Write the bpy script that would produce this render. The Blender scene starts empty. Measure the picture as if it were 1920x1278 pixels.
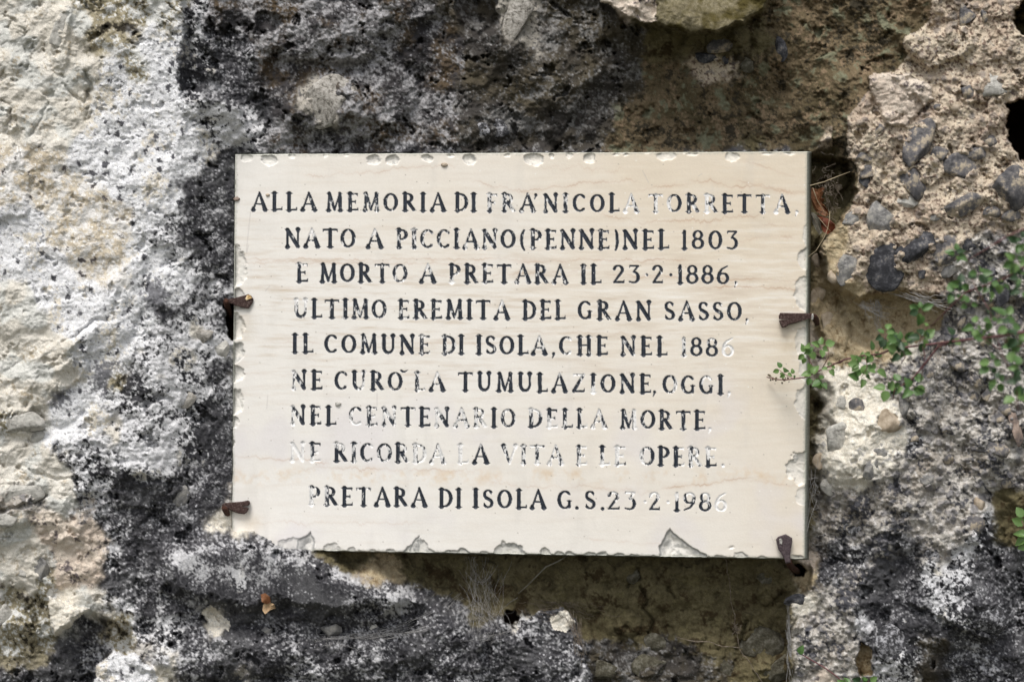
import bpy, math, random
import numpy as np
from mathutils import Matrix, Vector

random.seed(7)
RS = np.random.RandomState(11)
col = bpy.context.scene.collection
sc = bpy.context.scene

# ------------------------------------------------------------------ camera, sky, sun, exposure
DIST = 1.8                       # metres from lens to the face of the plaque
FPX = 50.0 / 36.0 * 1920.0       # focal length in photo pixels
UNIT = DIST / FPX                # metres per photo pixel on the plaque (0.675 mm)
cam_d = bpy.data.cameras.new('camera')
cam_d.lens = 50.0
cam_d.sensor_width = 36.0
cam_d.clip_start = 0.05
cam_d.clip_end = 200.0
cam_d.dof.use_dof = True
cam_d.dof.focus_distance = DIST
cam_d.dof.aperture_fstop = 2.6
cam = bpy.data.objects.new('camera', cam_d)
cam.location = (0, -DIST, 0)
cam.rotation_euler = (math.radians(90), 0, 0)
col.objects.link(cam)
sc.camera = cam

SUN_EL, SUN_AZ = 60.0, -22.0     # elevation; degrees to the left of the line of sight, behind the camera
world = bpy.data.worlds.new('World')
sc.world = world
world.use_nodes = True
nt = world.node_tree
bg = nt.nodes['Background']
sky = nt.nodes.new('ShaderNodeTexSky')
sky.sky_type = 'NISHITA'
sky.sun_disc = False
sky.sun_elevation = math.radians(SUN_EL)
sky.sun_rotation = math.radians(180 + (-SUN_AZ))
sky.air_density = 1.0
sky.dust_density = 3.0
sky.ozone_density = 1.0
hs = nt.nodes.new('ShaderNodeHueSaturation')
hs.inputs['Saturation'].default_value = 0.22
nt.links.new(sky.outputs[0], hs.inputs['Color'])
nt.links.new(hs.outputs[0], bg.inputs['Color'])
bg.inputs['Strength'].default_value = 0.10
sun_d = bpy.data.lights.new('sun', 'SUN')
sun_d.energy = 1.5
sun_d.angle = math.radians(24)
sun_d.color = (1.0, 0.95, 0.88)
sun = bpy.data.objects.new('sun', sun_d)
e, a = math.radians(SUN_EL), math.radians(SUN_AZ)
to_sun = Vector((math.sin(a) * math.cos(e), -math.cos(a) * math.cos(e), math.sin(e)))
sun.rotation_euler = to_sun.to_track_quat('Z', 'Y').to_euler()
sun.location = to_sun * 5
col.objects.link(sun)
sc.view_settings.view_transform = 'Standard'
sc.view_settings.look = 'None'
sc.view_settings.exposure = 0.78
sc.view_settings.gamma = 1.0
sc.view_settings.use_curve_mapping = False


# ------------------------------------------------------------------ helpers
def P(px, py, h=0.0):
    """A place in the scene: px, py across and down the wall, h out from it (unit 0.675 mm)."""
    d = DIST - np.asarray(h, dtype=np.float64) * UNIT
    k = d / FPX
    return (np.asarray(px) - 960.0) * k, d - DIST, -(np.asarray(py) - 639.0) * k


def PV(px, py, h=0.0):
    x, y, z = P(px, py, h)
    return Vector((float(x), float(y), float(z)))


def tag(o, label=None, cat=None, group=None, kind=None):
    if label: o['label'] = label
    if cat: o['category'] = cat
    if group: o['group'] = group
    if kind: o['kind'] = kind
    return o


def empty(name, loc=(0, 0, 0)):
    o = bpy.data.objects.new(name, None)
    o.empty_display_size = 0.02
    o.location = loc
    col.objects.link(o)
    return o


def link(name, me, mat=None, parent=None):
    if mat is not None and not me.materials:
        me.materials.append(mat)
    o = bpy.data.objects.new(name, me)
    col.objects.link(o)
    if parent is not None:
        o.parent = parent
        o.matrix_parent_inverse = Matrix.Translation(parent.location).inverted()
    return o


def mesh_arrays(name, co, quads, tint=None, smooth=True):
    me = bpy.data.meshes.new(name)
    n, f = len(co), len(quads)
    me.vertices.add(n)
    me.vertices.foreach_set('co', np.ascontiguousarray(co, dtype=np.float32).ravel())
    me.loops.add(f * 4)
    me.loops.foreach_set('vertex_index', np.ascontiguousarray(quads, dtype=np.int32).ravel())
    me.polygons.add(f)
    me.polygons.foreach_set('loop_start', np.arange(0, f * 4, 4, dtype=np.int32))
    try:
        me.polygons.foreach_set('loop_total', np.full(f, 4, dtype=np.int32))
    except Exception:
        pass
    if smooth:
        me.polygons.foreach_set('use_smooth', np.ones(f, dtype=bool))
    if tint is not None:
        at = me.attributes.new('tint', 'FLOAT_COLOR', 'POINT')
        c = np.ones((n, 4), dtype=np.float32)
        c[:, :3] = tint
        at.data.foreach_set('color', c.ravel())
    me.update(calc_edges=True)
    return me


_perm = RS.permutation(4096).astype(np.int32)
_ang = RS.rand(4096).astype(np.float32) * 2 * np.pi
_gx, _gy = np.cos(_ang), np.sin(_ang)
_rnd = RS.rand(4096, 3).astype(np.float32)


def _hash(ix, iy, s):
    return _perm[(_perm[(_perm[(ix + s * 131) & 4095] + iy) & 4095] + s * 17) & 4095]


def perlin(x, y, lam, seed=0):
    th = 0.5 + seed * 1.37
    ct, st_ = math.cos(th), math.sin(th)
    x, y = (x * ct - y * st_) / lam + seed * 7.31, (x * st_ + y * ct) / lam - seed * 3.17
    fx, fy = np.floor(x), np.floor(y)
    ix, iy = fx.astype(np.int32), fy.astype(np.int32)
    x = (x - fx).astype(np.float32)
    y = (y - fy).astype(np.float32)
    u = x * x * x * (x * (x * 6 - 15) + 10)
    v = y * y * y * (y * (y * 6 - 15) + 10)

    def g(dx, dy):
        h = _hash(ix + dx, iy + dy, seed)
        return _gx[h] * (x - dx) + _gy[h] * (y - dy)
    a0 = g(0, 0); b0 = g(1, 0); c0 = g(0, 1); d0 = g(1, 1)
    a0 = a0 + (b0 - a0) * u
    c0 = c0 + (d0 - c0) * u
    return (a0 + (c0 - a0) * v) * 1.5


def fbm(x, y, lam, octs=3, gain=0.5, seed=0, ridge=False):
    s = 0; amp = 1.0; tot = 0
    for o in range(octs):
        n = perlin(x, y, lam / 2 ** o, seed + o * 5)
        if ridge: n = np.abs(n) * 2 - 0.55
        s = s + n * amp
        tot += amp
        amp *= gain
    return s / tot


def worley(x, y, lam, seed=0):
    """distance to the nearest and second nearest cell point (in cells) and that cell's random numbers"""
    x = (x / lam).astype(np.float32); y = (y / lam).astype(np.float32)
    fx, fy = np.floor(x), np.floor(y)
    ix, iy = fx.astype(np.int32), fy.astype(np.int32)
    d1 = np.full(x.shape, 9.0, dtype=np.float32); d2 = d1.copy()
    hid = np.zeros(x.shape, dtype=np.int32)
    for dx in (-1, 0, 1):
        for dy in (-1, 0, 1):
            h = _hash(ix + dx, iy + dy, seed + 3)
            r = _rnd[h]
            dd = np.hypot(fx + dx + 0.15 + 0.7 * r[..., 0] - x, fy + dy + 0.15 + 0.7 * r[..., 1] - y)
            m = dd < d1
            d2 = np.where(m, d1, np.minimum(d2, dd))
            d1 = np.where(m, dd, d1)
            hid = np.where(m, h, hid)
    return d1, d2, hid


def sstep(a, b, x):
    t = np.clip((x - a) / (b - a), 0, 1)
    return t * t * (3 - 2 * t)


def poly_sdf(x, y, pts):
    """signed distance, negative inside"""
    pts = np.array(pts, dtype=np.float32)
    d = np.full(x.shape, 1e9, dtype=np.float32)
    inside = np.zeros(x.shape, dtype=bool)
    for i in range(len(pts)):
        ax, ay = pts[i]; bx, by = pts[(i + 1) % len(pts)]
        ex, ey = bx - ax, by - ay
        t = np.clip(((x - ax) * ex + (y - ay) * ey) / (ex * ex + ey * ey + 1e-9), 0, 1)
        d = np.minimum(d, np.hypot(x - ax - t * ex, y - ay - t * ey))
        if ay != by:
            c = ((ay > y) != (by > y)) & (x < (bx - ax) * (y - ay) / (by - ay) + ax)
            inside ^= c
    return np.where(inside, -d, d)


def line_dist(x, y, pts):
    d = np.full(x.shape, 1e9, dtype=np.float32)
    for (ax, ay), (bx, by) in zip(pts[:-1], pts[1:]):
        ex, ey = bx - ax, by - ay
        t = np.clip(((x - ax) * ex + (y - ay) * ey) / (ex * ex + ey * ey + 1e-9), 0, 1)
        d = np.minimum(d, np.hypot(x - ax - t * ex, y - ay - t * ey))
    return d


# ------------------------------------------------------------------ materials
def new_mat(name, rough=0.9, spec=0.3):
    m = bpy.data.materials.new(name)
    m.use_nodes = True
    b = m.node_tree.nodes['Principled BSDF']
    b.inputs['Roughness'].default_value = rough
    b.inputs['Specular IOR Level'].default_value = spec
    return m, m.node_tree, b


def noise_node(t, scale, detail=4, rough=0.6, coord='Object'):
    tc = t.nodes.new('ShaderNodeTexCoord')
    n = t.nodes.new('ShaderNodeTexNoise')
    n.inputs['Scale'].default_value = scale
    n.inputs['Detail'].default_value = detail
    n.inputs['Roughness'].default_value = rough
    t.links.new(tc.outputs[coord], n.inputs['Vector'])
    return n


def tint_material(name, grain_scale, lo, hi, bump, bump_scale, rough, spec):
    """pigment comes from the surface's own 'tint' map; noise adds grain and relief"""
    m, t, b = new_mat(name, rough, spec)
    at = t.nodes.new('ShaderNodeAttribute')
    at.attribute_name = 'tint'
    n = noise_node(t, grain_scale, 5, 0.7)
    mr = t.nodes.new('ShaderNodeMapRange')
    mr.inputs['From Min'].default_value = 0.32
    mr.inputs['From Max'].default_value = 0.68
    mr.inputs['To Min'].default_value = lo
    mr.inputs['To Max'].default_value = hi
    t.links.new(n.outputs['Fac'], mr.inputs['Value'])
    mx = t.nodes.new('ShaderNodeMix')
    mx.data_type = 'RGBA'
    mx.blend_type = 'MULTIPLY'
    mx.inputs['Factor'].default_value = 1.0
    t.links.new(at.outputs['Color'], mx.inputs[6])
    cb = t.nodes.new('ShaderNodeCombineColor')
    for k in range(3):
        t.links.new(mr.outputs['Result'], cb.inputs[k])
    t.links.new(cb.outputs[0], mx.inputs[7])
    t.links.new(mx.outputs[2], b.inputs['Base Color'])
    if bump:
        nb = noise_node(t, bump_scale, 4, 0.65)
        bp = t.nodes.new('ShaderNodeBump')
        bp.inputs['Strength'].default_value = bump
        bp.inputs['Distance'].default_value = 0.0015
        t.links.new(nb.outputs['Fac'], bp.inputs['Height'])
        t.links.new(bp.outputs['Normal'], b.inputs['Normal'])
    return m


def mottled(name, cols, scale=120, rough=0.85, bump=0.5, spec=0.3, bump_scale=None, pos=None, metallic=0.0, dist=0.001):
    m, t, b = new_mat(name, rough, spec)
    b.inputs['Metallic'].default_value = metallic
    n = noise_node(t, scale, 6, 0.68)
    r = t.nodes.new('ShaderNodeValToRGB')
    pos = pos or [0.32 + 0.36 * i / (len(cols) - 1) for i in range(len(cols))]
    while len(r.color_ramp.elements) < len(cols):
        r.color_ramp.elements.new(0.5)
    for el, p, c in zip(r.color_ramp.elements, pos, cols):
        el.position = p
        el.color = (*c, 1)
    t.links.new(n.outputs['Fac'], r.inputs['Fac'])
    t.links.new(r.outputs['Color'], b.inputs['Base Color'])
    if bump:
        nb = noise_node(t, bump_scale or scale * 2.2, 5, 0.6)
        bp = t.nodes.new('ShaderNodeBump')
        bp.inputs['Strength'].default_value = bump
        bp.inputs['Distance'].default_value = dist
        t.links.new(nb.outputs['Fac'], bp.inputs['Height'])
        t.links.new(bp.outputs['Normal'], b.inputs['Normal'])
    return m


M_ROCK = tint_material('weathered_rock', 700, 0.72, 1.28, 0.7, 420, 0.95, 0.15)
M_SLAB = tint_material('polished_limestone', 500, 0.97, 1.03, 0.12, 300, 0.55, 0.35)
M_STONE = {
    'slate': mottled('slate_stone', [(.03, .03, .035), (.082, .080, .086), (.15, .142, .142), (.40, .34, .26)], 60, pos=[.3, .43, .52, .60], bump=0.9, dist=0.002),
    'black': mottled('black_stone', [(.014, .014, .017), (.035, .036, .042), (.10, .10, .11), (.30, .27, .23)], 80, pos=[.3, .48, .58, .70], bump=0.9, dist=0.002),
    'grey': mottled('grey_stone', [(.08, .08, .08), (.22, .215, .21), (.38, .36, .32)], 110, bump=0.9, dist=0.002),
    'pale': mottled('pale_stone', [(.16, .15, .135), (.42, .41, .38), (.58, .56, .52)], 110, bump=0.9, dist=0.002),
    'tan': mottled('tan_stone', [(.22, .17, .12), (.40, .33, .25), (.55, .47, .38)], 100),
    'olive': mottled('olive_stone', [(.035, .03, .02), (.085, .078, .055), (.2, .19, .16)], 130, bump=0.9, dist=0.002),
    'pink': mottled('pink_grey_stone', [(.06, .055, .06), (.25, .19, .16), (.42, .33, .28)], 60, pos=[.36, .5, .64]),
    'crust': mottled('speckled_stone', [(.02, .02, .022), (.06, .06, .065), (.30, .30, .32), (.48, .48, .50)], 170, pos=[.36, .48, .58, .7], bump=0.9, dist=0.002),
    'beige': mottled('lichen_beige_stone', [(.06, .055, .05), (.22, .205, .18), (.38, .36, .33), (.50, .47, .44)], 150, pos=[.36, .43, .55, .7], bump=0.9, dist=0.002),
}
M_IRON = mottled('rusty_iron', [(.030, .014, .011), (.060, .031, .026), (.095, .06, .055), (.20, .15, .13)], 420, rough=0.8, bump=1.0, pos=[.3, .45, .56, .68], dist=0.003)
M_RUST = mottled('dark_rust', [(.018, .007, .005), (.05, .02, .013), (.09, .04, .025)], 300, rough=0.9, bump=0.8)
M_GOLD = mottled('worn_brass', [(.25, .12, .03), (.7, .5, .25), (.85, .75, .55)], 200, rough=0.4, bump=0.3)
M_WEB = mottled('dusty_web', [(.14, .135, .13), (.28, .275, .27), (.40, .39, .39)], 200, rough=1.0, bump=0, spec=0.1)
M_WEBDUST = mottled('brown_web', [(.06, .045, .03), (.17, .14, .11), (.26, .23, .2)], 200, rough=1.0, bump=0, spec=0.1)
M_STRAW = mottled('dry_straw', [(.28, .22, .13), (.42, .35, .24)], 200, rough=0.8, bump=0)
M_STEM = mottled('reddish_stem', [(.06, .03, .025), (.16, .07, .075), (.22, .12, .12)], 260, rough=0.6, bump=0.2)
M_DRYTIP = mottled('dry_flower', [(.05, .035, .02), (.13, .10, .06), (.22, .18, .12)], 500, rough=0.9, bump=0.3)
M_BROWNLEAF = mottled('brown_dead_leaf', [(.07, .025, .010), (.17, .068, .028), (.26, .12, .055)], 90, rough=0.6, bump=0.5)
M_REDLEAF = mottled('red_dead_leaf', [(.08, .022, .009), (.18, .045, .02)], 70, rough=0.6, bump=0.5)
M_GREYLEAF = mottled('grey_dead_leaf', [(.09, .085, .065), (.2, .185, .15)], 160, rough=0.9, bump=0.6)
M_TANLEAF = mottled('tan_husk', [(.28, .18, .10), (.5, .36, .22)], 160, rough=0.8, bump=0.4)


def leaf_material(name, c0, c1, c2):
    m, t, b = new_mat(name, 0.42, 0.45)
    n = noise_node(t, 160, 3, 0.6)
    r = t.nodes.new('ShaderNodeValToRGB')
    r.color_ramp.elements[0].position = 0.3
    r.color_ramp.elements[1].position = 0.7
    r.color_ramp.elements[0].color = (*c0, 1)
    r.color_ramp.elements[1].color = (*c2, 1)
    mid = r.color_ramp.elements.new(0.5)
    mid.color = (*c1, 1)
    t.links.new(n.outputs['Fac'], r.inputs['Fac'])
    t.links.new(r.outputs['Color'], b.inputs['Base Color'])
    tr = t.nodes.new('ShaderNodeBsdfTranslucent')
    t.links.new(r.outputs['Color'], tr.inputs['Color'])
    ms = t.nodes.new('ShaderNodeMixShader')
    ms.inputs[0].default_value = 0.25
    t.links.new(b.outputs[0], ms.inputs[1])
    t.links.new(tr.outputs[0], ms.inputs[2])
    t.links.new(ms.outputs[0], t.nodes['Material Output'].inputs['Surface'])
    return m


M_LEAF = [leaf_material('green_leaf', (.05, .11, .03), (.08, .165, .045), (.13, .23, .08)),
          leaf_material('bright_green_leaf', (.085, .16, .04), (.135, .24, .07), (.22, .33, .13)),
          leaf_material('dark_green_leaf', (.02, .045, .02), (.035, .075, .03), (.06, .11, .05))]

# ------------------------------------------------------------------ the rock face
CELL = 48.0
SURF = """
CCCUUUUSGGGGGGGGGDDLLDDDPOOOOOBBBBBTTTTT
CCCUUWWSKKGGGGGGGGDDLDDDDOOOOOBBBBBBTTTT
CCCCWUWSKKGGGGGGGGDDDDDDDBBTTBBBBBBTTTTT
CCCCWWWSKKGGLGGGGGDDDDDDDBBBBBBBBBTTTTTT
CCCCWWWWSSKGLGGGGGDDDDDDBBBBBBBBBTTTTTTT
CCCWWWWWSSGGGGGGGGDDDDDDBBBBBOBBTTTTTTTT
RRRWWWWWKKKKKKKKKKKKKKKKKKKKKKKOOTTTTTTT
RRRRWWWKKKKKKKKKKKKKKKKKKKKKKKKOOTTTTTTT
WWRRRWSKKKKKKKKKKKKKKKKKKKKKKKKOYTTTTTTT
WWRRRWSKKKKKKKKKKKKKKKKKKKKKKKKOYTTTTMMM
WWWRRWWSKKKKKKKKKKKKKKKKKKKKKKKOYTTTTMMM
CWWWWWWKSKKKKKKKKKKKKKKKKKKKKKKOYYTTTMMM
CCWWWWKSKKKKKKKKKKKKKKKKKKKKKKKYYYYTMMMM
CCCWWWSSSLKKKKKKKKKKKKKKKKKKKKKPYYYHMMMM
CCCWUSSSKLKKKKKKKKKKKKKKKKKKKKKPHHMMMMMM
CCWWSSSSSKKKKKKKKKKKKKKKKKKKKKKOHHHMMMMM
UCWWSSSSKKKKKKKKKKKKKKKKKKKKKKKOHHHMMMMM
CCWSSSSSKKKKKKKKKKKKKKKKKKKKKKKOHHHSMMMM
CCCSSSSKKMKKKKKKKKKKKKKKKKKKKKKOHHMMMMMM
MMCSKKKKKMKKKKKKKKKKKKKKKKKKKKKOMMSMMMMO
CPPPKKKKHHKKKKKKKKKKKKKKKKKKKKKOMSSSMMSO
CCPPSKKKKKKKOOOOOOOOOOOOOOOOOOOPKSSKMSKK
CUPPKKKKMSKKKKYYOOOOOOOOOOOOOOOYKSKKSSKK
UUHCSKKKMHKKKKKKKKOOOOOOOOOOOOOHSKKKSSKK
UUCKUSSKHMKKKKKKKKKKSOOOOOOOOOOMMSKSKSKK
UUKKUMSKKMKKKKKKKKKKKKKDDDDOOOOMMMKSDKKK
KKKKUWHKMMKKKKKKKKKKKKDDDDDDDOOMPMSSDKKK
""".split()
DEEP = """
7776665554444444333433333333333334555666
7776665544444444333433333333333334555666
7776665544444444333333333222233334556666
7776665544454444333333322222222345566666
7777666655454444333333222222222345666665
7777766665444444333322222222222345666653
7777777655444444444444444444444116666664
7777777655444444444444444444444016666665
7777777655444444444444444444444015666665
7777777655444444444444444444444245666665
7777777655444444444444444444444245666665
7777777655444444444444444444444234333555
7777777655444444444444444444444333223555
7777777665444444444444444444444344444555
7777777665444444444444444444444355555555
7777777665444444444444444444444255555555
7777777665444444444444444444444256655555
7777777665444444444444444444444256655554
7777777665444444444444444444444256555554
7776666665444444444444444444444245555544
7776666666444444444444444444444244555543
6666666667774322222222222222222344555443
6666666677776543222222222222222344555443
5566667777777665433322222222222445555443
5555666777777766555542222222222555555443
4444566777777766655554332222222555555444
3333566777777766655555433333333555555444
""".split()
SURF = [list(r) for r in SURF]
for rw_, cl_ in ((22, 8), (23, 8), (23, 9), (24, 9), (25, 9), (26, 8)):
    SURF[rw_][cl_] = "K"
for rw_, cl_ in ((20, 33), (20, 34), (20, 35), (21, 34), (19, 34), (22, 33), (23, 32)):
    SURF[rw_][cl_] = "M"
assert all(len(r) == 40 for r in SURF), [len(r) for r in SURF]
assert all(len(r) == 40 for r in DEEP), [len(r) for r in DEEP]


def sample_map(a, x, y):
    """bilinear lookup of a 27 x 40 table at photo coordinates"""
    gx = np.clip(x / CELL - 0.5, 0, 38.999)
    gy = np.clip(y / CELL - 0.5, 0, 25.999)
    ix, iy = gx.astype(np.int32), gy.astype(np.int32)
    fx = (gx - ix).astype(np.float32); fy = (gy - iy).astype(np.float32)
    return (a[iy, ix] * (1 - fx) + a[iy, ix + 1] * fx) * (1 - fy) + (a[iy + 1, ix] * (1 - fx) + a[iy + 1, ix + 1] * fx) * fy


def axis(lo, hi, step, pad, grow=1.045):
    core = np.arange(lo, hi + step, step)
    out = [0.0]; s = step
    while out[-1] < pad:
        s *= grow
        out.append(out[-1] + min(s, 16))
    out = np.array(out[1:])
    return np.concatenate([lo - out[::-1], core, core[-1] + out])


PLAQUE = [(443, 290), (1513, 285), (1508, 1046), (436, 1028)]   # outline of the slab's face
STEP = 1.65
ax = axis(-24, 1944, STEP, 900)
ay = axis(-24, 1302, STEP, 700)
X, Y = np.meshgrid(ax.astype(np.float32), ay.astype(np.float32))
H0, W0 = X.shape

wx = X + 46 * fbm(X, Y, 120, 4, 0.6, 1)
wy = Y + 46 * fbm(X, Y, 120, 4, 0.6, 2)
mx_, my_ = wx, wy                # strongly warped, for looking up the drawn maps
sx = X + 13 * fbm(X, Y, 44, 4, 0.65, 3)          # small warp for drawn outlines
sy = Y + 13 * fbm(X, Y, 44, 4, 0.65, 4)

depth = np.array([[(int(c) - 6) * 25.0 for c in r] for r in DEEP], dtype=np.float32)
hgt = sample_map(depth, mx_, my_)
wx = X + 14 * fbm(X, Y, 110, 2, 0.4, 6)
wy = Y + 14 * fbm(X, Y, 110, 2, 0.4, 7)

KEYS = 'CWRUSKGDLBOTYPMHNV'
wt = {}
fine_k = 0
for i, k in enumerate(KEYS):
    ind = np.array([[1.0 if c == k else 0.0 for c in r] for r in SURF], dtype=np.float32)
    wt[k] = sample_map(ind, mx_, my_) if ind.any() else np.zeros(X.shape, np.float32)

# drawn features of the rock: outline, height inside (None keeps it), edge softness, surface
FEAT = [
    # the overhanging lump at the top edge
    ([(1112, -80), (1130, 2), (1160, 20), (1190, 36), (1240, 50), (1290, 62), (1345, 59), (1395, 45), (1430, 22), (1470, -80)], 55, 9, 'V'),
    ([(1112, -80), (1130, 2), (1160, 20), (1190, 36), (1232, 44), (1228, -80)], 42, 9, 'P'),
    # conglomerate block on the right
    ([(1790, -80), (1748, 0), (1744, 34), (1692, 78), (1704, 98), (1677, 132), (1633, 142), (1630, 166), (1602, 199), (1589, 230),
      (1589, 297), (1609, 304), (1609, 325), (1606, 382), (1582, 406), (1565, 432), (1555, 439), (1538, 466), (1548, 513),
      (1572, 533), (1606, 567), (1643, 551), (1694, 544), (1731, 554), (1775, 567), (1850, 570), (2200, 520), (2200, -80)], 8, 16, 'T!'),
    ([(1633, 142), (1665, 136), (1700, 140), (1745, 160), (1752, 185), (1725, 205), (1700, 240), (1670, 238), (1640, 195), (1630, 166)], 26, 9, 'P'),
    ([(1692, 80), (1730, 50), (1760, 60), (1810, 50), (1832, 80), (1800, 110), (1740, 130), (1704, 100)], 30, 14, 'T'),
    ([(1606, 567), (1643, 551), (1694, 544), (1731, 554), (1775, 567), (1760, 620), (1700, 650), (1640, 655), (1600, 640), (1590, 600)], -75, 14, 'Y'),
    ([(1888, 200), (1915, 182), (1990, 190), (1990, 300), (1915, 300), (1902, 272), (1886, 238)], -260, 5, 'N'),
    ([(1905, 20), (1925, 0), (1990, 0), (1990, 80), (1915, 66), (1900, 40)], -110, 5, 'O'),
    # gap between slab and conglomerate
    ([(1500, 290), (1560, 300), (1592, 305), (1604, 380), (1580, 402), (1556, 436), (1536, 440), (1500, 440)], -150, 12, 'O'),
    ([(1495, 430), (1535, 440), (1528, 470), (1538, 520), (1540, 600), (1532, 700), (1526, 800), (1526, 900), (1534, 960), (1538, 1050), (1495, 1060)], -75, 10, None),
    # lower dark boulder that laps over the slab's bottom-left corner
    ([(300, 1030), (380, 1018), (436, 1004), (470, 1004), (505, 1022), (545, 1036), (600, 1048), (650, 1078), (690, 1100), (780, 1118),
      (850, 1150), (900, 1190), (930, 1400), (280, 1400)], 34, 22, 'K~'),
    ([(960, 1400), (962, 1190), (985, 1160), (1020, 1143), (1052, 1138), (1080, 1160), (1092, 1205), (1112, 1260), (1125, 1400)], -8, 10, 'K'),
    ([(1030, 1152), (1058, 1142), (1078, 1165), (1066, 1185), (1040, 1178)], None, 5, 'H'),
    ([(1476, 1130), (1512, 1112), (1522, 1085), (1526, 1060), (1640, 1060), (1640, 1400), (1480, 1400)], -12, 9, None),
    ([(1722, 1010), (1820, 985), (1862, 1050), (1890, 1150), (1850, 1200), (1700, 1130), (1716, 1100)], 0, 6, None),
    # left: plate, hollow, white boulder
    ([(91, 1120), (122, 1127), (169, 1143), (130, 1175), (101, 1190), (93, 1170)], 44, 5, 'H'),
    ([(85, 1196), (170, 1150), (240, 1176), (255, 1230), (180, 1245), (150, 1330), (-40, 1330), (-40, 1240), (60, 1235)], -60, 14, None),
    ([(172, 1400), (182, 1245), (215, 1222), (260, 1224), (292, 1262), (296, 1400)], 46, 14, 'W'),
    ([(375, 1142), (392, 1134), (412, 1148), (434, 1168), (432, 1182), (406, 1178), (388, 1160)], None, 6, 'H'),
    # top nooks
    ([(838, -30), (935, -30), (928, 50), (900, 72), (868, 48)], -120, 10, 'D'),
    ([(480, 28), (520, 26), (534, 44), (505, 66), (478, 58)], -75, 9, None),
    ([(600, -30), (655, -30), (650, 8), (618, 10)], -75, 9, None),
    # white mass at the left ends in a step
    ([(-100, -100), (338, -100), (348, 40), (336, 110), (338, 160), (400, 182), (448, 198), (462, 226), (470, 262), (430, 262), (376, 248), (380, 330), (374, 385),
      (350, 420), (345, 470), (285, 520), (272, 570), (262, 620), (235, 660), (200, 720), (150, 790), (70, 830), (-100, 850)], 24, 12, None),
    # drill hole under the lower right clamp, pit in the web, small caves
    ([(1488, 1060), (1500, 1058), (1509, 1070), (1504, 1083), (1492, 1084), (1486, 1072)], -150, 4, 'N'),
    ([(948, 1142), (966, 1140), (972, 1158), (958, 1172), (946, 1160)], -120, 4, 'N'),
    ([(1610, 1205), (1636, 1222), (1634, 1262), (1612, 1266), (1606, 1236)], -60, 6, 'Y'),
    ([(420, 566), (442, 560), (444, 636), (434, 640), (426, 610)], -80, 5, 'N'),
]
for pts, hh, soft, surf in FEAT:
    pa = np.array(pts)
    x0, x1 = pa[:, 0].min() - 60, pa[:, 0].max() + 60
    y0, y1 = pa[:, 1].min() - 60, pa[:, 1].max() + 60
    i0, i1 = np.searchsorted(ay, [y0, y1]); j0, j1 = np.searchsorted(ax, [x0, x1])
    if i1 <= i0 or j1 <= j0: continue
    s = (slice(i0, i1), slice(j0, j1))
    d = poly_sdf(sx[s], sy[s], pts)
    if hh is not None:
        m = sstep(soft * 0.5, -soft * 0.5, d)
        # a rounded shoulder inside raised pieces
        target = hh + (-6 * np.exp(np.minimum(d, 0) / (soft * 1.5)) if hh > -60 else 0)
        hgt[s] = hgt[s] * (1 - m) + target * m
    if surf:
        m = (d < 0).astype(np.float32)
        if surf == 'T!':
            for k in 'BOD':
                wt['T'][s] += wt[k][s] * m
                wt[k][s] *= 1 - m
            out = (1 - m) * ((sy[s] < 445) & (sx[s] > 1560))
            for k in 'T':
                wt['B'][s] += wt[k][s] * out
                wt[k][s] *= 1 - out
        elif surf == 'K~':
            for k in 'OYUP':
                wt['K'][s] += wt[k][s] * m
                wt[k][s] *= 1 - m
        else:
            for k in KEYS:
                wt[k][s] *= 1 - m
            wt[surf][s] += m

RAISE = [([(600, -60), (835, -60), (836, 20), (800, 36), (760, 42), (720, 62), (700, 108), (560, 120), (470, 108), (470, -60)], 20, 12),
         ([(520, 205), (600, 172), (700, 170), (760, 215), (745, 250), (640, 265), (560, 262), (500, 280), (480, 240)], 13, 10),
         ([(835, 205), (905, 205), (928, 250), (920, 300), (830, 300)], 15, 10), ([(1095, 48), (1128, 44), (1132, 78), (1104, 88)], 16, 8),
         ([(322, 1062), (350, 1026), (450, 1000), (620, 1052), (760, 1108), (742, 1146), (600, 1142), (520, 1118), (470, 1166), (400, 1130), (330, 1112)], 42, 22),
         ([(236, 1186), (330, 1196), (450, 1200), (560, 1172), (650, 1200), (680, 1400), (236, 1400)], 16, 14),
         ([(205, 872), (345, 858), (352, 900), (300, 958), (215, 950)], 17, 8), ([(360, 610), (420, 600), (436, 660), (400, 700), (350, 680)], 12, 10),
         ([(1540, 830), (1600, 798), (1640, 850), (1652, 900), (1600, 940), (1535, 930)], 14, 10),
         ([(1795, 900), (1880, 955), (1862, 1012), (1750, 1034), (1738, 965)], 18, 10), ([(1530, 1064), (1612, 1056), (1722, 1030), (1716, 1100), (1650, 1124), (1540, 1122)], -16, 12),
         ([(0, 600), (120, 560), (200, 520), (270, 470), (280, 560), (230, 640), (130, 690), (-60, 730)], 10, 12), ([(60, 1010), (130, 1000), (160, 1080), (110, 1100), (50, 1080)], 14, 10),
         ([(1620, 1180), (1700, 1150), (1800, 1160), (1870, 1200), (1880, 1290), (1700, 1300), (1650, 1290)], 16, 12), ([(20, 690), (110, 640), (180, 610), (160, 700), (90, 760), (0, 790)], 12, 8),
         ([(100, 20), (128, 14), (132, 80), (118, 130), (98, 128)], 12, 8), ([(-40, 250), (20, 262), (60, 330), (50, 400), (-40, 420)], 14, 10)]
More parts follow.
